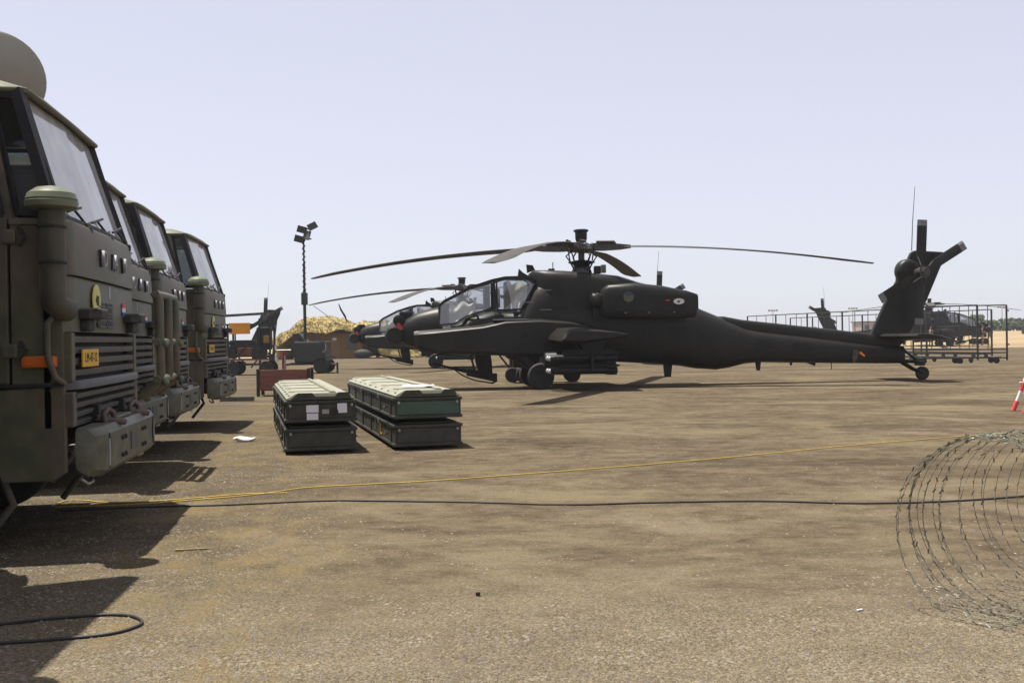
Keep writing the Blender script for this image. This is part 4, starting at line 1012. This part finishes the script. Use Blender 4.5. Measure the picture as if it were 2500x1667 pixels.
rod('hose_loop', [(0.62, -0.55, 1.25), (0.72, -0.78, 1.15), (0.72, -0.78, 0.95), (0.58, -0.78, 0.85)], 0.025, 'steel', lt)
mst = rod('mast', [(-0.22, -0.2, 1.25), (-0.22, -0.2, 3.4)], 0.065, 'tower', lt)
rod('mast_section', [(-0.22, -0.2, 3.38), (-0.22, -0.2, 4.5)], 0.05, 'tower', lt)
rod('mast_section', [(-0.22, -0.2, 4.48), (-0.22, -0.2, 5.45)], 0.036, 'tower', lt)
MB().tube([(-0.22 + 0.062 * math.cos(k * 0.9), -0.2 + 0.062 * math.sin(k * 0.9), 3.2 + 0.032 * k) for k in range(72)], 0.018, 5).build('coiled_cable', 'black', lt, smooth=60)
bx('mast_collar', (-0.22, -0.2, 3.05), (0.24, 0.24, 0.5), 'tower', lt, 0.03)
bar('lamp_bar', (-0.50, -0.2, 5.50), (0.10, -0.2, 5.50), 0.05, 0.05, 'truck_dark', lt)
bar('lamp_bar', (-0.30, -0.2, 5.88), (0.20, -0.2, 5.92), 0.05, 0.05, 'truck_dark', lt)
bar('lamp_post', (-0.22, -0.2, 5.4), (-0.10, -0.2, 5.92), 0.05, 0.05, 'truck_dark', lt)
for (x, z, a) in ((-0.42, 5.50, 15), (-0.06, 5.60, -80), (-0.30, 5.88, 15), (0.14, 5.98, -30)):
    f = MB().loft([[(i * w, y, j * h) for i, j in ((-1, -1), (1, -1), (1, 1), (-1, 1))] for y, w, h in ((-0.12, 0.20, 0.14), (0.0, 0.17, 0.12), (0.10, 0.09, 0.08))], True, T(x, -0.25, z) @ Matrix.Rotation(R(a), 4, 'Y') @ Matrix.Rotation(R(25), 4, 'Z')).build('floodlight', 'tower', lt, bevel=0.01)

# ------------------------------------------------------------------ wheeled maintenance stand with an orange board
ms = thing('maintenance_stand', 'dark wheeled work stand with an orange board beside the last truck', 'work stand', (-10.4, 42.0, 0), R(3))
for (x, y) in ((-0.9, -0.5), (0.75, -0.5), (-0.9, 0.5), (0.75, 0.5), (0.35, -0.5)):
    bar('post', (x, y, 0.3), (x, y, 2.25 if x > 0 else 2.0), 0.07, 0.07, 'truck_dark', ms)
for z in (0.42, 0.75, 1.15, 2.02):
    for y in (-0.5, 0.5):
        bar('rail', (-1.0, y, z), (0.85, y, z), 0.05, 0.06, 'truck_dark', ms)
bar('jib', (-1.1, -0.1, 2.38), (0.65, -0.1, 2.46), 0.10, 0.10, 'heli_metal', ms)
M['board_orange'] = mat('orange_board', (0.62, 0.26, 0.02), 0.6, 0.12, 4)
bx('orange_board', (-0.42, -0.56, 1.86), (0.82, 0.03, 0.44), 'board_orange', ms, 0.006)
bx('engine_block', (0.45, 0, 1.45), (0.5, 0.8, 0.9), 'truck_dark', ms, 0.05)
bx('control_box', (-0.4, 0, 1.2), (0.9, 0.7, 0.4), 'truck_dark', ms, 0.03)
bx('deck', (-0.1, 0, 0.62), (1.8, 1.1, 0.06), 'wood_red', ms)
for (p_, q_) in (((-0.9, -0.52, 0.45), (-0.2, -0.52, 1.1)), ((-0.2, -0.52, 0.45), (-0.9, -0.52, 1.1)), ((0.0, -0.52, 0.3), (0.7, -0.52, 1.2)), ((-0.6, -0.54, 1.15), (-0.6, -0.54, 2.0))):
    bar('cross_brace', p_, q_, 0.04, 0.05, 'truck_dark', ms)
bx('tool_locker', (0.30, -0.30, 0.86), (0.55, 0.4, 0.42), 'truck_dark', ms, 0.02)
bx('jerry_can', (0.62, -0.52, 1.42), (0.22, 0.14, 0.30), 'wood_ochre', ms, 0.02)
bx('battery_box', (-0.78, -0.3, 0.85), (0.3, 0.4, 0.36), 'truck_dark', ms, 0.02)
bx('cabinet', (-0.25, -0.2, 0.92), (0.6, 0.5, 0.34), 'wood_red', ms, 0.02)
bar('brace', (0.82, -0.52, 0.5), (1.05, -0.52, 2.3), 0.05, 0.05, 'truck_dark', ms)
bar('reflector_strip', (0.98, -0.56, 0.55), (0.98, -0.56, 0.82), 0.03, 0.06, 'white', ms)
bar('reflector_strip', (0.98, -0.56, 0.98), (0.98, -0.56, 1.16), 0.03, 0.06, 'white', ms)
for (x, y) in ((-0.7, -0.55), (0.6, -0.55), (-0.7, 0.55), (0.6, 0.55)):
    wheel(ms, (x, y, 0.28), 0.28, 0.16)

# ------------------------------------------------------------------ shed under a camouflage net
sh = thing('wooden_shed', 'ochre wooden shed with a dark flat roof under the camouflage net', 'shed', (-13.6, 79, 0))
N = 22
for k in range(N):
    x = -2.5 + 5.0 * (k + 0.5) / N
    bx('plank', (x, -1.5 + 0.006 * (k % 2), 0.95), (5.0 / N - 0.012, 0.05, 1.9), 'wood_ochre', sh)
bx('side_wall', (-2.5, 0, 0.95), (0.06, 3.0, 1.9), 'wood_ochre', sh); bx('side_wall', (2.5, 0, 0.95), (0.06, 3.0, 1.9), 'wood_ochre', sh)
bx('back_wall', (0, 1.5, 0.95), (5.0, 0.06, 1.9), 'wood_ochre', sh)
bx('roof', (0, -0.1, 1.97), (5.5, 3.6, 0.12), 'roof_felt', sh, 0.02)
for (x, w, h, z) in ((-0.9, 0.7, 0.55, 1.25), (1.7, 0.8, 0.9, 1.15)):
    wd = bx('window', (x, -1.55, z), (w, 0.05, h), 'dark_glass', sh)
    for s in (-1, 1):
        bx('window_frame', (x + s * w / 2, -1.57, z), (0.06, 0.05, h + 0.06), 'wood_ochre', wd)
dr = bx('door', (0.45, -1.56, 0.92), (0.85, 0.05, 1.8), 'wood_ochre', sh, 0.01)
bx('notice', (0.45, -1.59, 1.45), (0.3, 0.01, 0.2), 'paper', dr)
def net(name, text, x0, x1, y, prof, seed):
    """draped net: dense sheet with lumpy folds hanging over hidden poles, with thickness"""
    U, V = 70, 26; mb = MB()
    for j in range(V + 1):
        for i in range(U + 1):
            u, v = i / U, j / V
            x = x0 + (x1 - x0) * u
            top = 0
            for a in range(len(prof) - 1):
                if prof[a][0] <= u <= prof[a + 1][0]:
                    w = (u - prof[a][0]) / (prof[a + 1][0] - prof[a][0]); w = w * w * (3 - 2 * w)
                    top = prof[a][1] * (1 - w) + prof[a + 1][1] * w
            # v: 0 front hem, .45 ridge front, 1 back hem
            if v < 0.35:
                q = v / 0.35; hem = prof_hem(u)
                z = hem + (top - 0.35 - hem) * q; yy = y - 2.6 + 0.7 * q
            elif v < 0.65:
                q = (v - 0.35) / 0.30; z = top - 0.35 + 0.35 * math.sin(q * math.pi / 2); yy = y - 1.9 + 3.0 * q
            else:
                q = (v - 0.65) / 0.35; z = top * (1 - q); yy = y + 1.1 + 1.8 * q
            f = noise.noise(Vector((x * 0.9, yy * 0.9, z * 0.9 + seed)))
            f2 = noise.noise(Vector((x * 2.7, yy * 2.7, z * 2.7 + seed)))
            mb.v.append((x + 0.22 * f2, yy + 0.35 * f + 0.15 * f2, max(0.02, z + 0.24 * f + 0.16 * f2)))
    for j in range(V):
        for i in range(U):
            a = j * (U + 1) + i; mb.f.append((a, a + 1, a + U + 2, a + U + 1))
    o = mb.build(name, 'net', smooth=50)
    rn = random.Random(seed); sc = MB()
    for _ in range(9000):
        i, j = rn.randrange(U), rn.randrange(V)
        p = Vector(mb.v[j * (U + 1) + i]).lerp(Vector(mb.v[(j + 1) * (U + 1) + i + 1]), rn.random())
        u_ = Vector((rn.gauss(0, 1), rn.gauss(0, 1), rn.gauss(0, 1))).normalized(); w_ = u_.cross(Vector((rn.gauss(0, 1), rn.gauss(0, 1), rn.gauss(0, 1)))).normalized()
        q = rn.uniform(0.03, 0.075); p = p + Vector((0, -0.04, 0.04))
        sc.add([p - u_ * q, p + w_ * q * 0.6, p + u_ * q, p - w_ * q * 0.6], [(0, 1, 2, 3)])
    so = sc.build('scrim', 'net', o); so['kind'] = 'stuff'
    md = o.modifiers.new('thick', 'SOLIDIFY'); md.thickness = 0.05
    return label(o, text, 'net')
def prof_hem(u):
    for a, b in zip(HEM, HEM[1:]):
        if a[0] <= u <= b[0]:
            w = (u - a[0]) / (b[0] - a[0]); return a[1] * (1 - w) + b[1] * w
    return 0.05
HEM = [(0, 0.9), (0.10, 0.8), (0.20, 1.9), (0.28, 2.0), (0.60, 2.05), (0.66, 1.3), (0.72, 0.05), (1, 0.05)]
net('camouflage_net', 'sandy yellow camouflage net draped over the wooden shed', -18.4, -6.0, 79,
    [(0, 1.5), (0.13, 2.2), (0.22, 3.1), (0.34, 3.05), (0.45, 2.95), (0.52, 2.7), (0.60, 2.75), (0.72, 2.75), (0.80, 2.4), (0.9, 2.0), (1.0, 1.6)], 3)

# bundles in front of the shed
o = MB().sphere((0, 0, 0.34), 0.5, 16, 10, (1.3, 0.7, 0.7)).build('tool_bag', 'truck_dark', smooth=180); o.location = (-10.9, 76.2, 0)
label(o, 'dark bundle of kit lying at the right end of the wooden shed', 'bundle')

# ------------------------------------------------------------------ wheeled cart under the nearest helicopter
ct = thing('ground_cart', 'low dark ground cart on small wheels standing behind the near helicopter landing gear', 'cart', (0.85, 30.6, 0))
bx('deck', (0, 0, 0.52), (1.9, 0.7, 0.08), 'truck_dark', ct, 0.01)
for x in (-0.85, -0.52, 0.88):
    for s in (-1, 1):
        wheel(ct, (x, s * 0.36 - (0.1 if x == -0.52 else 0), 0.24), 0.24 if x != -0.85 else 0.22, 0.14)
rod('bottle', [(-0.8, 0, 0.68), (0.5, 0, 0.68)], 0.13, 'heli_dark', ct, 14)
rod('tow_bar', [(-0.95, 0, 0.45), (-1.25, 0, 0.85)], 0.03, 'truck_dark', ct)
rod('tow_handle', [(-1.25, -0.2, 0.85), (-1.25, 0.2, 0.85)], 0.02, 'truck_dark', ct)

# ------------------------------------------------------------------ rolling steel cages at the right
def cage(text, a, b, n, hgt=2.32, thickpost=()):
    a, b = Vector((*a, 0)), Vector((*b, 0)); d = (b - a); L = d.length
    t = thing('rolling_cage', text, 'steel cage', a, math.atan2(d.y, d.x), 'rolling steel cages')
    bar('top_rail', (0, 0, hgt), (L, 0, hgt), 0.045, 0.045, 'cage', t)
    for z in (0.22, 0.42, 0.56):
        bar('base_rail', (0, 0, z), (L, 0, z), 0.05, 0.045, 'cage', t)
    bar('outrigger_rail', (0, 0.7, 0.22), (L, 0.7, 0.22), 0.07, 0.06, 'cage', t)
    for k in range(n + 1):
        x = L * k / n; w = 0.06 if k in (0, n) or k in thickpost else 0.024
        bar('upright', (x, 0, 0.12 if w > 0.05 else 0.55), (x, 0, hgt), w, w, 'cage', t)
    m = max(2, int(L / 2.2))
    for k in range(m + 1):
        x = 0.4 + (L - 0.8) * k / m
        bar('cross_member', (x, 0, 0.22), (x, 0.7, 0.22), 0.06, 0.05, 'cage', t)
        for y in (0.0, 0.7):
            wheel(t, (x, y, 0.12), 0.12, 0.06, 'caster')
    return t
ca = cage('short steel cage facing the camera right of the near helicopter tail', (16.2, 42.2), (19.75, 41.7), 5)
for z in (0.75, 1.55, 2.1):
    bx('latch_hook', (3.62, 0, z), (0.12, 0.04, 0.05), 'cage', ca)
cb = cage('long steel cage running back to the left behind the near helicopter boom', (18.98, 42.6), (13.7, 60.7), 18, 2.36, (3, 6, 9, 12, 15))
cc = cage('middle steel cage standing beyond the long one', (22.5, 49.0), (17.6, 66.0), 14, 2.3, (4, 8, 12))

# ------------------------------------------------------------------ people by the distant helicopter
def person(text, loc, rz, shirt, trousers, pose=0):
    t = thing('person', text, 'person', loc, rz, 'people by the distant helicopter')
    me = bpy.data.meshes.new('body')
    J = [(0, 0, 0.95), (0, 0, 1.2), (0, 0, 1.42), (0, 0, 1.52), (0, -0.01, 1.66),
         (0.10, 0, 0.88), (0.12, 0.02, 0.50), (0.13, 0.02, 0.08), (0.14, -0.14, 0.04),
         (-0.10, 0, 0.88), (-0.13, -0.05, 0.50), (-0.14, 0.06, 0.08), (-0.14, -0.10, 0.04),
         (0.19, 0, 1.40), (0.27, -0.02, 1.13), (0.26, -0.18 - 0.1 * pose, 0.95 + 0.25 * pose),
         (-0.19, 0, 1.40), (-0.28, -0.02, 1.13), (-0.25, -0.20, 0.98 + 0.3 * pose)]
    Ed = [(0, 1), (1, 2), (2, 3), (3, 4), (0, 5), (5, 6), (6, 7), (7, 8), (0, 9), (9, 10), (10, 11), (11, 12), (2, 13), (13, 14), (14, 15), (2, 16), (16, 17), (17, 18)]
    rad = [0.14, 0.14, 0.15, 0.06, 0.10, 0.09, 0.065, 0.05, 0.04, 0.09, 0.065, 0.05, 0.04, 0.06, 0.045, 0.035, 0.06, 0.045, 0.035]
    me.from_pydata(J, Ed, [])
    me.materials.append(M[trousers])
    o = bpy.data.objects.new('body', me); COL.objects.link(o); o.parent = t
    o.modifiers.new('skin', 'SKIN')
    for i, sv in enumerate(me.skin_vertices[0].data):
        sv.radius = (rad[i], rad[i] * 0.85); sv.use_root = (i == 0)
    sb = o.modifiers.new('sub', 'SUBSURF'); sb.levels = 1; sb.render_levels = 1
    MB().lathe([(0.16, 0.98), (0.175, 1.1), (0.19, 1.3), (0.18, 1.42), (0.09, 1.50)], Matrix.Diagonal((1.1, 0.85, 1, 1)), 14).build('shirt', shirt, t, smooth=60)
    MB().sphere((0, -0.015, 1.64), 0.105, 12, 8, (0.85, 1, 1.2)).build('head', 'skin', t, smooth=180)
    MB().sphere((0, 0.01, 1.69), 0.108, 12, 8, (0.9, 1, 0.9)).build('hair', 'hair', t, smooth=180)
    return t
person('person in sandy trousers and dark shirt standing at the nose of the distant helicopter', (39.9, 88.6, 0), R(60), 'uniform_dark', 'uniform', 1)
person('person in a sandy uniform just right of the distant helicopter nose', (40.8, 89.2, 0), R(-50), 'uniform', 'uniform', 0)
person('person under the distant helicopter, half hidden behind the stabilator', (34.9, 87.0, 0), R(10), 'uniform', 'uniform_dark', 0)
M['blue_grey'] = mat('blue_grey_cover', (0.22, 0.25, 0.36), 0.6, 0.15, 4)
o = MB().prism([(0, 0), (0.95, 0.05), (1.0, 0.75), (0.1, 0.7)], 0.5, XZ(0)).build('cargo_cover', 'blue_grey', bevel=0.05)
o.location = (40.4, 91.5, 1.35)
cvr = thing('equipment_cart', 'trolley with a blue-grey cover beyond the distant helicopter nose', 'trolley', (40.4, 91.5, 0))
o.parent = cvr; o.location = (0, 0, 1.15)
bx('deck', (0.5, 0, 0.95), (1.1, 0.6, 0.4), 'truck_dark', cvr, 0.02)
for x in (0.1, 0.9):
    for s in (-1, 1):
        wheel(cvr, (x, s * 0.3, 0.35), 0.35, 0.12)

# ------------------------------------------------------------------ light masts, far building, trees
def light_mast(x, y, h, text):
    t = thing('floodlight_mast', text, 'light mast', (x, y, 0), 0, 'distant floodlight masts')
    rod('pole', [(0, 0, 0), (0, 0, h)], [0.14, 0.07], 'steel', t)
    bx('lamp_frame', (0, 0, h), (2.2, 0.1, 0.08), 'steel', t)
    for k in range(4):
        bx('lamp', (-0.9 + 0.6 * k, -0.15, h + 0.18), (0.42, 0.2, 0.36), 'building', t, 0.03)
    return t
light_mast(115, 245, 6.7, 'distant floodlight mast at the right, above the trees')
light_mast(60.0, 240, 6.6, 'distant floodlight mast above the middle of the tail boom')
light_mast(80, 245, 6.9, 'distant floodlight mast left of the near helicopter fin')
bl = thing('far_building', 'low pale building far beyond the apron, left of the tail fin', 'building', (92, 260, 0))
bx('wall', (0, 0, 1.95), (12, 8, 3.9), 'building', bl)
bx('roof', (0, 0, 4.0), (12.6, 8.8, 0.25), 'roof_felt', bl)
for k in range(6):
    bx('window', (-5.0 + 2.0 * k, -4.02, 2.6), (1.1, 0.06, 1.2), 'dark_glass', bl)

def leaf_cloud(mb, c, rx, rz, n, rnd, size):
    for _ in range(n):
        while True:
            p = Vector((rnd.uniform(-1, 1), rnd.uniform(-1, 1), rnd.uniform(-1, 1)))
            if p.length < 1: break
        p = p * (0.55 + 0.45 * rnd.random())
        q = Vector((c[0] + p.x * rx, c[1] + p.y * rx, c[2] + p.z * rz))
        u = Vector((rnd.gauss(0, 1), rnd.gauss(0, 1), rnd.gauss(0, 0.7))).normalized()
        w = u.cross(Vector((rnd.gauss(0, 1), rnd.gauss(0, 1), rnd.gauss(0, 1)))).normalized()
        s = size * rnd.uniform(0.6, 1.4)
        mb.add([q - u * s, q + w * s * 0.5, q + u * s, q - w * s * 0.5], [(0, 1, 2, 3)])
def tree(x, y, h, w, seed, text):
    rnd = random.Random(seed)
    t = thing('scrub_tree', text, 'tree', (x, y, 1.0), 0, 'scrub trees beyond the apron')
    rod('trunk', [(0, 0, -0.3), (0.1, 0, h * 0.3), (0.0, 0.1, h * 0.65)], [0.16, 0.12, 0.05], 'bark', t, 6)
    mb = MB()
    for k in range(13):
        a = rnd.uniform(0, 6.28); r = rnd.uniform(0.1, 0.75) * w
        cz = h * rnd.uniform(0.22, 0.88) * (1.0 - 0.25 * r / w)
        leaf_cloud(mb, (r * math.cos(a), r * math.sin(a), cz), w * rnd.uniform(0.26, 0.46), h * rnd.uniform(0.13, 0.22), 105, rnd, 0.24)
    mb.build('crown', 'leaf' if seed % 2 else 'leaf_dark', t)
    for k in range(4):
        a = rnd.uniform(0, 6.28)
        rod('branch', [(0, 0, h * 0.25), (w * 0.5 * math.cos(a), w * 0.5 * math.sin(a), h * 0.6)], [0.08, 0.03], 'bark', t, 5)
spots = [(87.8, 196, 3.5, 2.0), (90.6, 200, 2.5, 2.0), (93.4, 202, 2.7, 2.1), (96.0, 200, 2.3, 2.0), (97.6, 205, 2.6, 2.1), (99.6, 205, 2.5, 2.0),
         (85.0, 199, 2.2, 1.9), (82.4, 201, 1.9, 1.9), (100.8, 201, 3.2, 2.2), (90.0, 208, 2.6, 2.1), (95.0, 212, 2.7, 2.1), (56, 215, 1.7, 2.2), (60, 222, 1.9, 2.3), (63.5, 218, 1.6, 2.3), (52.0, 212, 1.3, 2.0)]
words_ = ['tallest round scrub tree behind the steel cage', 'scrub tree just right of the tallest one', 'bushy scrub tree under the distant floodlight mast, left side', 'low scrub tree in the right-hand tree line',
          'small scrub tree near the right edge of the tree line', 'scrub tree at the right edge of the picture beyond the sand', 'low bush left of the tallest scrub tree', 'lowest bush at the left end of the right-hand tree line',
          'scrub tree partly cut by the right edge', 'background scrub tree behind the tallest one', 'background scrub tree behind the right-hand tree line', 'low bush above the tail boom, second from left',
          'low bush above the tail boom, third from left', 'low bush above the tail boom just left of the far tail fin', 'leftmost low bush above the tail boom']
for k, (x, y, h, w) in enumerate(spots):
    tree(x, y, h * 1.12, w * 1.1, k + 11, words_[k])
# the hedge-like mass of scrub low between the trees
rnd = random.Random(77); mb = MB()
for k in range(60):
    x = rnd.uniform(78, 104); y = rnd.uniform(204, 216)
    leaf_cloud(mb, (x, y, 1.0 + rnd.uniform(0.5, 1.5)), 1.1, 0.75, 60, rnd, 0.26)
for k in range(40):
    x = rnd.uniform(44, 74); y = rnd.uniform(222, 232)
    leaf_cloud(mb, (x, y, 1.0 + rnd.uniform(0.3, 0.9)), 1.2, 0.6, 50, rnd, 0.26)
o = mb.build('scrub_undergrowth', 'leaf'); o['kind'] = 'stuff'

# vehicle cut off by the right edge, far away
fv = thing('parked_van', 'small dark vehicle with a pale roof cut off by the right edge on the sand', 'van', (53.45, 106, 0.45), R(90))
bx('body', (0, 0, 0.9), (3.6, 1.8, 0.9), 'truck_dark', fv, 0.12)
bx('roof', (0.2, 0, 1.95), (2.2, 1.6, 0.3), 'building', fv, 0.15)
bx('window_band', (0.2, 0, 1.65), (2.4, 1.64, 0.5), 'dark_glass', fv, 0.08)
for x in (-1.1, 1.1):
    for s in (-1, 1):
        wheel(fv, (x, s * 0.85, 0.38), 0.38, 0.2)

# ------------------------------------------------------------------ red and white barrier trestle at the right edge
br = thing('barrier_trestle', 'red and white barrier trestle leg leaning in at the right edge', 'barrier', (8.02, 16.4, 0), R(-8))
def striped(a, b, parent, n=5):
    a, b = Vector(a), Vector(b)
    for k in range(n):
        rod('leg_segment', [a.lerp(b, k / n), a.lerp(b, (k + 1) / n)], 0.028 + 0.006 * (k == 0), 'barrier_red' if k % 2 == 0 else 'white', parent, 10)
for y in (0, 0.5):
    striped((0.0, y, 0.0), (0.30, y, 0.80), br); striped((0.6, y, 0.0), (0.30, y, 0.81), br)
for y in (0.0, 0.5):
    rod('spreader', [(0.10, y, 0.46), (0.5, y, 0.44)], 0.012, 'white', br)
for k in range(8):
    bx('board_stripe', (0.30 + 0.25 * (k + 0.5) - 0.1, 0.25, 0.77), (0.249, 0.03, 0.16), 'barrier_red' if k % 2 else 'white', br)
rod('spreader_hook', [(0.0, 0, 0.49), (0.10, 0, 0.46)], 0.012, 'white', br)

# ------------------------------------------------------------------ cords and cables on the ground
def cord(name, pts, r, m, text, z=None):
    P = [Vector((*ground_pt(*p), 0)) for p in pts]
    out = []
    for i in range(len(P) - 1):
        p0 = P[max(i - 1, 0)]; p1 = P[i]; p2 = P[i + 1]; p3 = P[min(i + 2, len(P) - 1)]
        for k in range(8):
            u = k / 8
            q = 0.5 * ((2 * p1) + (-p0 + p2) * u + (2 * p0 - 5 * p1 + 4 * p2 - p3) * u * u + (-p0 + 3 * p1 - 3 * p2 + p3) * u ** 3)
            q.z = r + 0.006 * abs(noise.noise(q * 2.0)); out.append(q)
    e = P[-1].copy(); e.z = r; out.append(e)
    o = MB().tube(out, r, 7).build(name, m, smooth=80)
    return label(o, text, 'cable')
cord('extension_cord', [(125, 1166), (300, 1160), (560, 1140), (700, 1122), (850, 1113), (1000, 1105), (1200, 1090), (1450, 1071), (1700, 1049), (2000, 1020), (2352, 992), (2520, 979)], 0.0052, 'yellow_cord', 'yellow cord running right across the apron from the nearest truck')
cord('extension_cord', [(118, 1163), (150, 1152), (190, 1150), (240, 1155), (330, 1153), (430, 1147), (560, 1136), (660, 1133)], 0.0052, 'yellow_cord', 'loose second loop of yellow cord beside the nearest truck')
cord('power_cable', [(140, 1176), (330, 1166), (500, 1162), (740, 1152), (850, 1152), (1050, 1155), (1300, 1161), (1500, 1156), (1750, 1153), (2000, 1158), (2200, 1152), (2352, 1142), (2500, 1135)], 0.0075, 'black_cord', 'black cable lying across the apron in front of the yellow cord')
cord('power_cable', [(-60, 1443), (0, 1437), (120, 1424), (240, 1415), (300, 1418), (326, 1432), (300, 1447), (240, 1461), (120, 1472), (0, 1481), (-60, 1484)], 0.0075, 'black_cord', 'looped black cable on the gravel at the bottom left')

# ------------------------------------------------------------------ concertina razor wire
cw = thing('razor_wire', 'open coil of concertina razor wire standing at the right edge', 'razor wire', (0, 0, 0))
c0 = Vector((2.05, 4.62, 0.415)); ax = Vector((0.78, 0.62, 0)).normalized(); sd = Vector((-ax.y, ax.x, 0))
rnd = random.Random(8)
turns = [(0.0, 0.435), (0.055, 0.43), (0.10, 0.44), (0.20, 0.43), (0.27, 0.43), (0.36, 0.44), (0.50, 0.425), (0.66, 0.43), (0.85, 0.435), (1.05, 0.43), (1.30, 0.44), (1.6, 0.43)]
pts = []
K = 44
for i in range(len(turns) - 1):
    for k in range(K):
        u = k / K; s = turns[i][0] * (1 - u) + turns[i + 1][0] * u; r = 0.95 * (turns[i][1] * (1 - u) + turns[i + 1][1] * u)
        a = 2 * math.pi * u + 2.4
        wob = 1 + 0.012 * math.sin(a * 3 + i)
        p = c0 + ax * (s + 0.03 * math.sin(a * 2 + i) + 0.06 * math.sin(a + 2.1 * i) * (0.4 + 0.6 * ((i * 7) % 5) / 4)) + sd * (r * wob * math.cos(a)) + Vector((0, 0, r * wob * math.sin(a)))
        p.z = max(0.008, p.z); pts.append(p)
strands = [pts]
p2 = []
for i in range(len(turns) - 1):
    for k in range(K):
        u = k / K; s_ = turns[i][0] * (1 - u) + turns[i + 1][0] * u
        r = 0.955 * turns[i][1] * (1 + 0.02 * math.sin(3.3 * i))
        a = -2 * math.pi * u + 0.9 + 0.25 * math.sin(i * 2.2)
        p = c0 + ax * (s_ + 0.02 + 0.05 * math.sin(a + 1.3 * i)) + sd * (r * math.cos(a)) + Vector((0, 0, r * math.sin(a)))
        p.z = max(0.008, p.z + 0.006 * math.sin(5 * a + i)); p2.append(p)
strands.append(p2)
for st in strands:
    MB().tube(st, 0.0014, 5).build('wire_strand', 'wire', cw, smooth=80)
    mb = MB(); acc = 0
    for i in range(1, len(st)):
        acc += (st[i] - st[i - 1]).length
        if acc > 0.034 + 0.012 * rnd.random():
            acc = 0; d = (st[i] - st[i - 1]).normalized(); s2 = d.cross(Vector((rnd.gauss(0, 1), rnd.gauss(0, 1), rnd.gauss(0, 1)))).normalized()
            up = d.cross(s2); p = st[i]
            for sg in (-1, 1):
                mb.add([p - d * 0.009, p + d * 0.009, p + d * 0.014 * sg + s2 * 0.010 * sg, p + up * 0.003], [(0, 1, 2), (0, 2, 3), (1, 3, 2), (0, 3, 1)])
    ob = mb.build('barb', 'wire', cw); ob['kind'] = 'stuff'

# ------------------------------------------------------------------ litter
o = MB().sphere((0, 0, 0.035), 0.10, 14, 8, (1.5, 0.6, 0.32)).build('white_rag', 'white', smooth=180)
for v in o.data.vertices:
    v.co += Vector((0.02, 0.02, 0.03)) * noise.noise(v.co * 14)
o.location = (*ground_pt(560, 1014), 0.0); label(o, 'crumpled white rag lying on the ground left of the crates', 'rag')
o = MB().box((0, 0, 0.006), (0.20, 0.014, 0.012)).build('wood_splinter', 'straw'); o.location = (*ground_pt(440, 1264), 0); o.rotation_euler = (0, 0, R(12))
label(o, 'pale splinter of wood on the gravel beside the truck shadow', 'splinter')
o = MB().box((0, 0, 0.006), (0.035, 0.008, 0.005)).build('paper_scrap', 'paper'); o.location = (*ground_pt(1975, 1403), 0); o.rotation_euler = (0, 0, R(30))
label(o, 'small white paper scrap on the ground left of the razor wire', 'paper')
o = MB().box((0, 0, 0.01), (0.022, 0.02, 0.02)).build('wood_block', 'truck_dark', bevel=0.003); o.location = (*ground_pt(1098, 1368), 0)
label(o, 'little dark block lying alone on the bare ground in the foreground', 'block')

# loose gravel
rnd = random.Random(3)
mb = MB()
base = [(1, 0, 0.1), (0.3, 0.9, 0), (-0.8, 0.5, 0.05), (-0.7, -0.7, 0), (0.4, -0.9, 0.1), (0.1, 0.05, 0.75), (0, 0, -0.3)]
fcs = [(0, 1, 5), (1, 2, 5), (2, 3, 5), (3, 4, 5), (4, 0, 5), (1, 0, 6), (2, 1, 6), (3, 2, 6), (4, 3, 6), (0, 4, 6)]
cnt = 0
while cnt < 34000:
    y = 3.2 + 10.5 * rnd.random() ** 1.5
    x = rnd.uniform(-0.56, 0.56) * y
    z_ = noise.noise(Vector((x * 0.7, y * 0.7, 0)))
    lft = max(0, min(1, (0.1 - (x + 0.13 * y) - 1.3 * z_) / 1.4)); nr = max(0, min(1, (6.0 - y - 1.3 * z_) / 1.8))
    if rnd.random() > 0.06 + max(lft, nr): continue
    s = 0.0032 + 0.0085 * rnd.random() ** 3.0
    if rnd.random() < 0.004: s *= 2.0
    a = rnd.uniform(0, 6.28); ca_, sa = math.cos(a), math.sin(a)
    mb.add([(x + s * (px * ca_ - py * sa) * rnd.uniform(0.7, 1.3), y + s * (px * sa + py * ca_), s * pz * rnd.uniform(0.6, 1.2)) for px, py, pz in base], fcs)
    cnt += 1
o = mb.build('gravel', 'stone'); o['kind'] = 'stuff'

# ------------------------------------------------------------------ thin haze in the hot air
hm = bpy.data.materials.new('haze_air'); hm.use_nodes = True
hn, hl = hm.node_tree.nodes, hm.node_tree.links
hn.remove(hn['Principled BSDF'])
hv = hn.new('ShaderNodeVolumePrincipled')
hv.inputs['Color'].default_value = (0.86, 0.88, 0.93, 1)
hv.inputs['Density'].default_value = 0.00045
hv.inputs['Anisotropy'].default_value = 0.2
hl.new(hv.outputs[0], hn['Material Output'].inputs['Volume'])
o = MB().box((100, 570, 5.5), (1640, 1290, 13)).build('haze', hm)
o['kind'] = 'stuff'
